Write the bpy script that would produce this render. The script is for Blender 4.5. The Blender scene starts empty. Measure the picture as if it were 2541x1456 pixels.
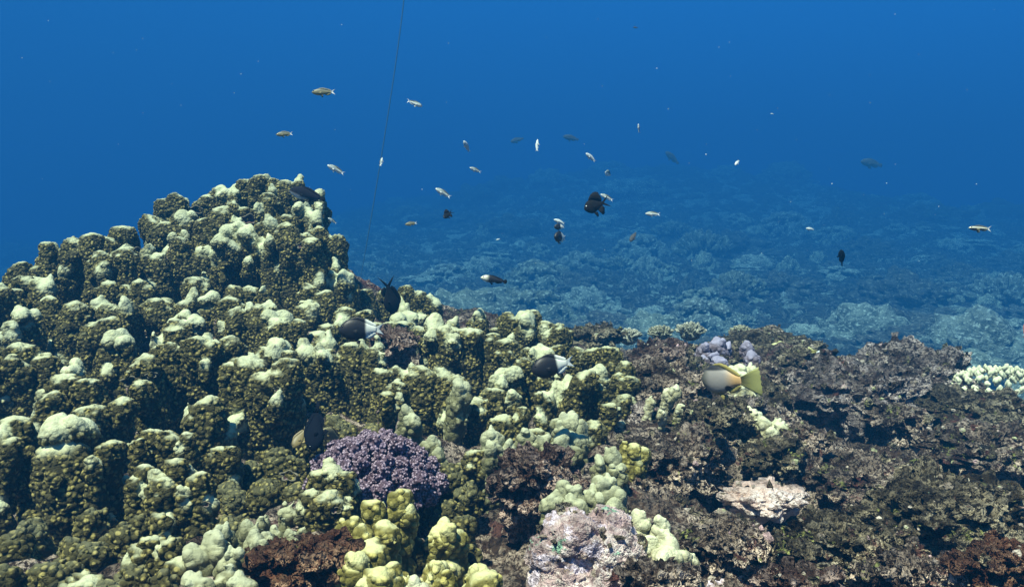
import bpy, math, random
import numpy as np
from mathutils import Vector, Matrix, Euler

# ------------------------------------------------------------------ camera, light, exposure
SC = bpy.context.scene
COL = SC.collection
F = 1994.0                      # focal length in units of a 2541 px wide picture
PITCH = math.radians(-8.5)
cam_d = bpy.data.cameras.new('camera')
cam_d.sensor_width = 36.0
cam_d.lens = 36.0 * F / 2541.0
cam_d.clip_start = 0.02
cam_d.clip_end = 400.0
cam = bpy.data.objects.new('camera', cam_d)
COL.objects.link(cam)
cam.rotation_euler = (math.radians(90) + PITCH, 0, 0)
SC.camera = cam

SUN_EL, SUN_AZ = math.radians(67), math.radians(-136)     # azimuth measured from +Y towards +X
world = bpy.data.worlds.new('World')
SC.world = world
world.use_nodes = True
wn = world.node_tree
wn.nodes.clear()
w_out = wn.nodes.new('ShaderNodeOutputWorld')
w_bg = wn.nodes.new('ShaderNodeBackground')
w_sky = wn.nodes.new('ShaderNodeTexSky')
w_sky.sky_type = 'NISHITA'
w_sky.sun_disc = False
w_sky.sun_elevation = SUN_EL
w_sky.sun_rotation = SUN_AZ
w_tint = wn.nodes.new('ShaderNodeMix'); w_tint.data_type = 'RGBA'; w_tint.blend_type = 'MULTIPLY'
w_tint.inputs[0].default_value = 1.0
w_tint.inputs[7].default_value = (0.004, 0.035, 0.06, 1)
w_tc = wn.nodes.new('ShaderNodeTexCoord')
w_sep = wn.nodes.new('ShaderNodeSeparateXYZ')
w_map = wn.nodes.new('ShaderNodeMapRange')
w_map.inputs[1].default_value = -1.0
w_map.inputs[2].default_value = 1.0
w_rmp = wn.nodes.new('ShaderNodeValToRGB')
cr = w_rmp.color_ramp
cr.elements[0].position = 0.0;  cr.elements[0].color = (0.010, 0.10, 0.30, 1)
cr.elements[1].position = 1.0;  cr.elements[1].color = (0.6, 1.8, 3.4, 1)
for p_, c_ in ((0.40, (0.02, 0.30, 0.85, 1)), (0.50, (0.08, 0.99, 2.85, 1)), (0.60, (0.10, 1.28, 3.95, 1)), (0.78, (0.20, 1.35, 3.3, 1))):
    e_ = cr.elements.new(p_); e_.color = c_
w_add = wn.nodes.new('ShaderNodeMix'); w_add.data_type = 'RGBA'; w_add.blend_type = 'ADD'
w_add.inputs[0].default_value = 1.0
L = wn.links.new
L(w_tc.outputs['Generated'], w_sep.inputs[0])
L(w_sep.outputs[2], w_map.inputs[0])
L(w_map.outputs[0], w_rmp.inputs[0])
L(w_sky.outputs[0], w_tint.inputs[6])
L(w_tint.outputs[2], w_add.inputs[6])
L(w_rmp.outputs[0], w_add.inputs[7])
w_az = wn.nodes.new('ShaderNodeMapRange')
for i_, v_ in ((1, -1.0), (2, 1.0), (3, 0.80), (4, 1.20)): w_az.inputs[i_].default_value = v_
w_sc = wn.nodes.new('ShaderNodeVectorMath'); w_sc.operation = 'SCALE'
L(w_sep.outputs[0], w_az.inputs[0])
L(w_add.outputs[2], w_sc.inputs[0]); L(w_az.outputs[0], w_sc.inputs[3])
L(w_sc.outputs[0], w_bg.inputs[0])
w_bg.inputs[1].default_value = 0.052
L(w_bg.outputs[0], w_out.inputs[0])

sun_d = bpy.data.lights.new('sun', 'SUN')
sun_d.energy = 5.0
sun_d.angle = math.radians(0.6)
sun_d.color = (1.0, 0.85, 0.60)
sun = bpy.data.objects.new('sun', sun_d)
COL.objects.link(sun)
sdir = Vector((math.cos(SUN_EL) * math.sin(SUN_AZ), math.cos(SUN_EL) * math.cos(SUN_AZ), math.sin(SUN_EL)))
sun.rotation_euler = sdir.to_track_quat('Z', 'Y').to_euler()

SC.view_settings.view_transform = 'Standard'
SC.view_settings.look = 'None'
SC.view_settings.gamma = 1.0
SC.view_settings.use_curve_mapping = False
SC.view_settings.exposure = 1.45
cy = SC.cycles
cy.use_denoising = True
cy.max_bounces = 5
cy.diffuse_bounces = 2
cy.glossy_bounces = 2
cy.transmission_bounces = 2
cy.volume_bounces = 1
cy.transparent_max_bounces = 6
cy.caustics_reflective = False
cy.caustics_refractive = False

SIG = 0.125                                     # water: density of the one haze volume
SCAT = (0.0100, 0.072, 0.176)
ABSB = (0.03, 0.24, 0.50)

# ------------------------------------------------------------------ helpers
cP, sP = math.cos(PITCH), math.sin(PITCH)
def at(px, py, D):
    """world point seen at pixel (px,py) of the 2541x1456 picture, at forward distance D"""
    u, v = (px - 1270.5) / F, (728 - py) / F
    y = cP - v * sP
    z = sP + v * cP
    k = D / y
    return np.array((u * k, D, z * k))
def pxm(D):
    return D / F

def _h(ix, iy, iz, s):
    n = (ix.astype(np.int64) * 73856093) ^ (iy.astype(np.int64) * 19349663) ^ (iz.astype(np.int64) * 83492791) ^ (s * 2654435761 & 0x7fffffff)
    n = n & 0xffffffff
    n = ((n ^ (n >> 15)) * 0x2c1b3c6d) & 0xffffffff
    n = ((n ^ (n >> 12)) * 0x297a2d39) & 0xffffffff
    n = n ^ (n >> 15)
    return (n & 0xffffff).astype(np.float32) / np.float32(0xffffff)
def vnoise(P, s=0):
    i = np.floor(P).astype(np.int64); f = (P - i).astype(np.float32)
    f = f * f * (3 - 2 * f)
    r = 0
    for a in (0, 1):
        wx = f[:, 0] if a else 1 - f[:, 0]
        for b in (0, 1):
            wy = f[:, 1] if b else 1 - f[:, 1]
            for c in (0, 1):
                wz = f[:, 2] if c else 1 - f[:, 2]
                r = r + wx * wy * wz * _h(i[:, 0] + a, i[:, 1] + b, i[:, 2] + c, s)
    return r * 2 - 1
def fbm(P, o=4, s=0, g=0.5, ridged=False):
    a, t, r = 1.0, 0.0, 0
    for k in range(o):
        n = vnoise(P * (2.03 ** k) + 17.3 * k, s + k)
        if ridged: n = 1 - 2 * np.abs(n)
        r = r + a * n; t += a; a *= g
    return r / t
def worley(P, s=0):
    i = np.floor(P).astype(np.int64)
    best = np.full(len(P), 9.0, np.float32)
    for a in (-1, 0, 1):
        for b in (-1, 0, 1):
            for c in (-1, 0, 1):
                q = i + np.array([a, b, c])
                d = ((q[:, 0] + _h(q[:, 0], q[:, 1], q[:, 2], s) - P[:, 0]) ** 2 + (q[:, 1] + _h(q[:, 0], q[:, 1], q[:, 2], s + 1) - P[:, 1]) ** 2
                     + (q[:, 2] + _h(q[:, 0], q[:, 1], q[:, 2], s + 2) - P[:, 2]) ** 2)
                best = np.minimum(best, d)
    return np.sqrt(best)
def sstep(a, b, x):
    t = np.clip((x - a) / (b - a), 0, 1)
    return t * t * (3 - 2 * t)

def link(name, me, parent=None, loc=(0, 0, 0), rot=(0, 0, 0), scale=(1, 1, 1)):
    o = bpy.data.objects.new(name, me)
    COL.objects.link(o)
    if parent is not None: o.parent = parent
    o.location = loc; o.rotation_euler = rot; o.scale = scale
    return o
def tag(o, label=None, cat=None, group=None, kind=None):
    if label: o['label'] = label
    if cat: o['category'] = cat
    if group: o['group'] = group
    if kind: o['kind'] = kind
    return o
def mesh(name, V, Fc, mat=None, smooth=True):
    me = bpy.data.meshes.new(name)
    V = np.asarray(V, np.float32)
    if isinstance(Fc, np.ndarray):
        k = Fc.shape[1]
        me.vertices.add(len(V)); me.vertices.foreach_set('co', V.ravel())
        me.loops.add(Fc.size); me.loops.foreach_set('vertex_index', Fc.ravel().astype(np.int32))
        me.polygons.add(len(Fc))
        me.polygons.foreach_set('loop_start', np.arange(0, Fc.size, k, dtype=np.int32))
        me.update(calc_edges=True)
    else:
        me.from_pydata([tuple(v) for v in V], [], Fc); me.update()
    if smooth: me.polygons.foreach_set('use_smooth', np.ones(len(me.polygons), bool))
    if mat: me.materials.append(mat)
    return me
def vnormals(me):
    n = np.empty(len(me.vertices) * 3, np.float32)
    me.vertex_normals.foreach_get('vector', n)
    return n.reshape(-1, 3)
def coords(me):
    n = np.empty(len(me.vertices) * 3, np.float32)
    me.vertices.foreach_get('co', n)
    return n.reshape(-1, 3)
def fattr(me, name, val):
    a = me.attributes.new(name, 'FLOAT', 'POINT')
    a.data.foreach_set('value', np.asarray(val, np.float32))

_ico = {}
def ico(sub):
    if sub not in _ico:
        import bmesh
        bm = bmesh.new(); bmesh.ops.create_icosphere(bm, subdivisions=sub, radius=1.0)
        V = np.array([v.co[:] for v in bm.verts], np.float32)
        Q = np.array([[v.index for v in f.verts] for f in bm.faces], np.int32)
        bm.free(); _ico[sub] = (V, Q)
    return _ico[sub]
def blobs_mesh(B, sub=2):
    """B rows: cx cy cz rx ry rz"""
    V, Q = ico(sub)
    B = np.asarray(B, np.float32)
    VV = (V[None] * B[:, None, 3:6] + B[:, None, 0:3]).reshape(-1, 3)
    QQ = (Q[None] + (np.arange(len(B)) * len(V))[:, None, None]).reshape(-1, 3)
    return VV, QQ
def remesh(V, Q, vox, smooth=3):
    me = mesh('tmp', V, Q)
    o = bpy.data.objects.new('tmp', me); COL.objects.link(o)
    m = o.modifiers.new('r', 'REMESH'); m.mode = 'VOXEL'; m.voxel_size = vox
    if smooth:
        s = o.modifiers.new('s', 'SMOOTH'); s.factor = 0.5; s.iterations = smooth
    dg = bpy.context.evaluated_depsgraph_get(); dg.update()
    em = bpy.data.meshes.new_from_object(o.evaluated_get(dg))
    bpy.data.objects.remove(o); bpy.data.meshes.remove(me)
    em.polygons.foreach_set('use_smooth', np.ones(len(em.polygons), bool))
    em.update()
    return em

class NT:
    """tiny node builder: g('Type', {input: value or socket}, prop=value)"""
    def __init__(s, mat):
        mat.use_nodes = True
        s.t = mat.node_tree; s.t.nodes.clear()
    def __call__(s, typ, ins=None, **props):
        n = s.t.nodes.new('ShaderNode' + typ)
        for k, v in props.items(): setattr(n, k, v)
        for k, v in (ins or {}).items():
            if hasattr(v, 'links') or isinstance(v, bpy.types.NodeSocket): s.t.links.new(v, n.inputs[k])
            else: n.inputs[k].default_value = v
        return n
    def math(s, op, a, b=0.0, c=None):
        i = {0: a, 1: b}
        if c is not None: i[2] = c
        return s('Math', i, operation=op).outputs[0]
    def mix(s, f, a, b, blend='MIX'):
        def c(v): return (*v, 1) if isinstance(v, tuple) and len(v) == 3 else v
        return s('Mix', {0: f, 6: c(a), 7: c(b)}, data_type='RGBA', blend_type=blend).outputs[2]
    def ramp(s, f, a, b):
        return s('MapRange', {0: f, 1: a, 2: b, 3: 0.0, 4: 1.0}, interpolation_type='SMOOTHSTEP').outputs[0]
    def noise(s, vec, scale, detail=3.0, rough=0.55):
        return s('TexNoise', {'Vector': vec, 'Scale': scale, 'Detail': detail, 'Roughness': rough}).outputs[0]
    def vor(s, vec, scale, feature='F1'):
        return s('TexVoronoi', {'Vector': vec, 'Scale': scale}, feature=feature)
    def out(s, col, rough=0.8, disp=None, spec=0.25, extra=None):
        i = {'Base Color': col, 'Roughness': rough, 'Specular IOR Level': spec}
        if extra: i.update(extra)
        b = s('BsdfPrincipled', i)
        o = s('OutputMaterial', {'Surface': b.outputs[0]})
        if disp is not None:
            d = s('Displacement', {'Height': disp, 'Midlevel': 0.0, 'Scale': 1.0})
            s.t.links.new(d.outputs[0], o.inputs['Displacement'])
def newmat(name, disp='BUMP'):
    m = bpy.data.materials.new(name)
    m.displacement_method = disp
    return m, NT(m)

# ------------------------------------------------------------------ materials
def coral_mat(name, side, knob, tip, tip2, cell=92.0, amp=0.0046):
    m, g = newmat(name, 'BOTH')
    tc = g('TexCoord').outputs['Object']
    tipa = g('Attribute', attribute_name='tip').outputs['Fac']
    warp = g('TexNoise', {'Vector': tc, 'Scale': 30.0, 'Detail': 2.0}).outputs[1]
    pos = g('VectorMath', {0: tc, 1: g('VectorMath', {0: warp, 3: 0.012}, operation='SCALE').outputs[0]}, operation='ADD').outputs[0]
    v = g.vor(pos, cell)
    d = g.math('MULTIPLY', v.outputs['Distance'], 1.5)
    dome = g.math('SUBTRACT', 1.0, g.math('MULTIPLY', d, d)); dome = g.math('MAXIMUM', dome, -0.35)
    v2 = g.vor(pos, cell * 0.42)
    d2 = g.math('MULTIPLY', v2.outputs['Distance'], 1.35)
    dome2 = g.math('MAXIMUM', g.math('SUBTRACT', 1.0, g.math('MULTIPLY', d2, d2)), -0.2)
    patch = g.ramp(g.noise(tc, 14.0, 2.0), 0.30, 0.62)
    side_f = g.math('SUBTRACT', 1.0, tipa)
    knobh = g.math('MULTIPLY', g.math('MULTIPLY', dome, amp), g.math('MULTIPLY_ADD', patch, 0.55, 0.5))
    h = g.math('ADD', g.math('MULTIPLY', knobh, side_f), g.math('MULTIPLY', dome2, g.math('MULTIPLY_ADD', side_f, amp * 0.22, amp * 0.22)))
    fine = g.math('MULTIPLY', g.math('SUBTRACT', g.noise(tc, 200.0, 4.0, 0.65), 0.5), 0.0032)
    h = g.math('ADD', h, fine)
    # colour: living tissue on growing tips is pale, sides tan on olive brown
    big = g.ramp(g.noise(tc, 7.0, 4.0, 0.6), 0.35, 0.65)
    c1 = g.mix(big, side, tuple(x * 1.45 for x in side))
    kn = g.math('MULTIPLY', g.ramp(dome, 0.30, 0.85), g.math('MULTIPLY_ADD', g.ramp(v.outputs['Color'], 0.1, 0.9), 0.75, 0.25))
    c1 = g.mix(kn, c1, knob)  # tan knobs over darker grooves; groove shade is painted into this colour
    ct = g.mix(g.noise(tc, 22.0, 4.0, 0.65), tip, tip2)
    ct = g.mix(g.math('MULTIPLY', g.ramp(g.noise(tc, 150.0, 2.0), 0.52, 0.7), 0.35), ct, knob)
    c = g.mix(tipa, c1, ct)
    # overgrown grey pink patches
    p = g.math('MULTIPLY', g.ramp(g.noise(tc, 9.5, 6.0, 0.7), 0.63, 0.70), 0.8)
    c = g.mix(p, c, g.mix(g.noise(tc, 60.0, 3.0), (0.10, 0.06, 0.065), (0.34, 0.25, 0.27)))
    g.out(c, 0.78, h, 0.3)
    return m
M = {}
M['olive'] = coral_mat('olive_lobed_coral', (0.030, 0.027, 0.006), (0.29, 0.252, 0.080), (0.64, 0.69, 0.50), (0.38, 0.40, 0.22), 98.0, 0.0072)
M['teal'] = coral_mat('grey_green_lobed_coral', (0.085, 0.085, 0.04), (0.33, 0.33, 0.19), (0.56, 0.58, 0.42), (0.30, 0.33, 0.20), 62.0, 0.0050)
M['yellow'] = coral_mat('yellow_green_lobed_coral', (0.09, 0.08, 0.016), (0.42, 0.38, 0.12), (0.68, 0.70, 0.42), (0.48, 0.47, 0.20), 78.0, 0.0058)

def rock_mat(name, dark, mid, pale, accents, amp=1.0, sc=1.0):
    m, g = newmat(name, 'BOTH')
    tc = g('TexCoord').outputs['Object']
    n1 = g.noise(tc, 7.0 * sc, 6.0, 0.75)
    n2 = g.noise(tc, 26.0 * sc, 6.0, 0.75)
    n3 = g.noise(tc, 95.0 * sc, 4.0, 0.7)
    n4 = g.noise(g('Mapping', {'Vector': tc, 'Location': (4, 2, 9), 'Scale': (1, 1, 1.8)}).outputs[0], 15.0 * sc, 4.0, 0.7)
    v = g.vor(g('VectorMath', {0: tc, 1: g('VectorMath', {0: g('TexNoise', {'Vector': tc, 'Scale': 25.0}).outputs[1], 3: 0.03}, operation='SCALE').outputs[0]}, operation='ADD').outputs[0], 42.0 * sc).outputs['Distance']
    c = g.mix(g.ramp(n1, 0.35, 0.65), dark, mid)
    c = g.mix(g.ramp(n2, 0.46, 0.60), c, tuple(x * 0.4 for x in dark))
    patch = g.math('MULTIPLY', g.ramp(n4, 0.41, 0.54), g.ramp(n3, 0.42, 0.55))
    zone = g.ramp(g.noise(tc, 4.2 * sc, 3.0, 0.6), 0.40, 0.60)
    c = g.mix(g.math('MULTIPLY', patch, g.math('MULTIPLY_ADD', zone, 0.75, 0.2)), c, pale)
    for k, (col, scale, lo) in enumerate(accents):
        tt = g('Mapping', {'Vector': tc, 'Location': (3.1 * k + 1, 5.7 * k, 1.3 * k)}).outputs[0]
        c = g.mix(g.math('MULTIPLY', g.ramp(g.noise(tt, scale * sc, 5.0, 0.75), lo, lo + 0.05), 0.85), c, g.mix(g.ramp(n3, .4, .6), tuple(x * 0.45 for x in col), tuple(min(1, x * 1.4) for x in col)))
    h = g.math('MULTIPLY', g.math('SUBTRACT', n2, 0.5), 0.060 * amp)
    h = g.math('ADD', h, g.math('MULTIPLY', g.math('SUBTRACT', n4, 0.5), 0.070 * amp))
    h = g.math('ADD', h, g.math('MULTIPLY', g.math('SUBTRACT', n3, 0.5), 0.022 * amp))
    h = g.math('ADD', h, g.math('MULTIPLY', g.math('SUBTRACT', 0.45, v), 0.016 * amp))
    g.out(c, 0.9, h, 0.2)
    return m
ACC = [((0.40, 0.26, 0.24), 11.0, 0.64), ((0.10, 0.035, 0.03), 8.0, 0.58), ((0.22, 0.24, 0.07), 15.0, 0.62), ((0.62, 0.58, 0.46), 24.0, 0.66), ((0.22, 0.36, 0.30), 19.0, 0.68)]
M['rock'] = rock_mat('encrusted_reef_rock', (0.022, 0.014, 0.011), (0.085, 0.052, 0.036), (0.64, 0.52, 0.42), ACC)
M['rock2'] = rock_mat('olive_turf_rock', (0.016, 0.012, 0.007), (0.058, 0.043, 0.022), (0.44, 0.38, 0.26), ACC)
M['maroon'] = rock_mat('maroon_algae_rock', (0.036, 0.018, 0.014), (0.11, 0.058, 0.042), (0.50, 0.38, 0.32), ACC[:1] + ACC[3:])
M['rust'] = rock_mat('rusty_algae_rock', (0.06, 0.024, 0.014), (0.15, 0.065, 0.034), (0.30, 0.19, 0.12), ACC[2:3])
M['lace'] = rock_mat('grey_lace_rock', (0.034, 0.024, 0.022), (0.16, 0.118, 0.108), (0.66, 0.57, 0.53), ACC[:1] + ACC[2:4])
M['pinkrock'] = rock_mat('pink_coralline_rock', (0.32, 0.22, 0.22), (0.56, 0.42, 0.42), (0.72, 0.64, 0.60), [((0.20, 0.40, 0.28), 13.0, 0.60), ((0.20, 0.15, 0.11), 17.0, 0.60), ((0.62, 0.55, 0.66), 9.0, 0.55)], 0.45)
M['palepink'] = rock_mat('bare_pale_pink_rock', (0.50, 0.36, 0.30), (0.74, 0.58, 0.54), (0.85, 0.75, 0.70), [((0.16, 0.11, 0.08), 16.0, 0.60)], 0.4)
M['lilac'] = rock_mat('lilac_encrusting_growth', (0.22, 0.20, 0.38), (0.42, 0.38, 0.66), (0.62, 0.60, 0.78), [((0.10, 0.07, 0.06), 18.0, 0.60)], 0.6)
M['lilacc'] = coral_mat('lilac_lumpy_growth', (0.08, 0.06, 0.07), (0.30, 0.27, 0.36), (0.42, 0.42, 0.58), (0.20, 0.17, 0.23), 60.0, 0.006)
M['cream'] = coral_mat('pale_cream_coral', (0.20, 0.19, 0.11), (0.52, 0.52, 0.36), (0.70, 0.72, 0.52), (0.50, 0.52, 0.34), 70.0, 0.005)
def simple(name, col, rough=0.6, spec=0.3, var=0.0, sc=30.0):
    m, g = newmat(name)
    if var:
        tc = g('TexCoord').outputs['Object']
        c = g.mix(g.noise(tc, sc, 4.0, 0.6), tuple(x * (1 - var) for x in col), tuple(min(1, x * (1 + var)) for x in col))
    else: c = (*col, 1)
    g.out(c, rough, None, spec)
    return m
def purple_mat():
    m, g = newmat('purple_cauliflower_coral', 'BOTH')
    tc = g('TexCoord').outputs['Object']
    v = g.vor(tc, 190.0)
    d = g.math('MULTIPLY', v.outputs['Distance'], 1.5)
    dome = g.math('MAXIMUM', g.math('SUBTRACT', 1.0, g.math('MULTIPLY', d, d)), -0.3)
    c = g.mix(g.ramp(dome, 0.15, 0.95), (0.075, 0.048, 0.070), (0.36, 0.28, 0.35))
    c = g.mix(g.math('MULTIPLY', g.ramp(g.noise(tc, 28.0, 3.0), 0.45, 0.62), 0.35), c, (0.25, 0.20, 0.31))
    g.out(c, 0.8, g.math('MULTIPLY', dome, 0.0026), 0.2)
    return m
M['purple'] = purple_mat()

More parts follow.
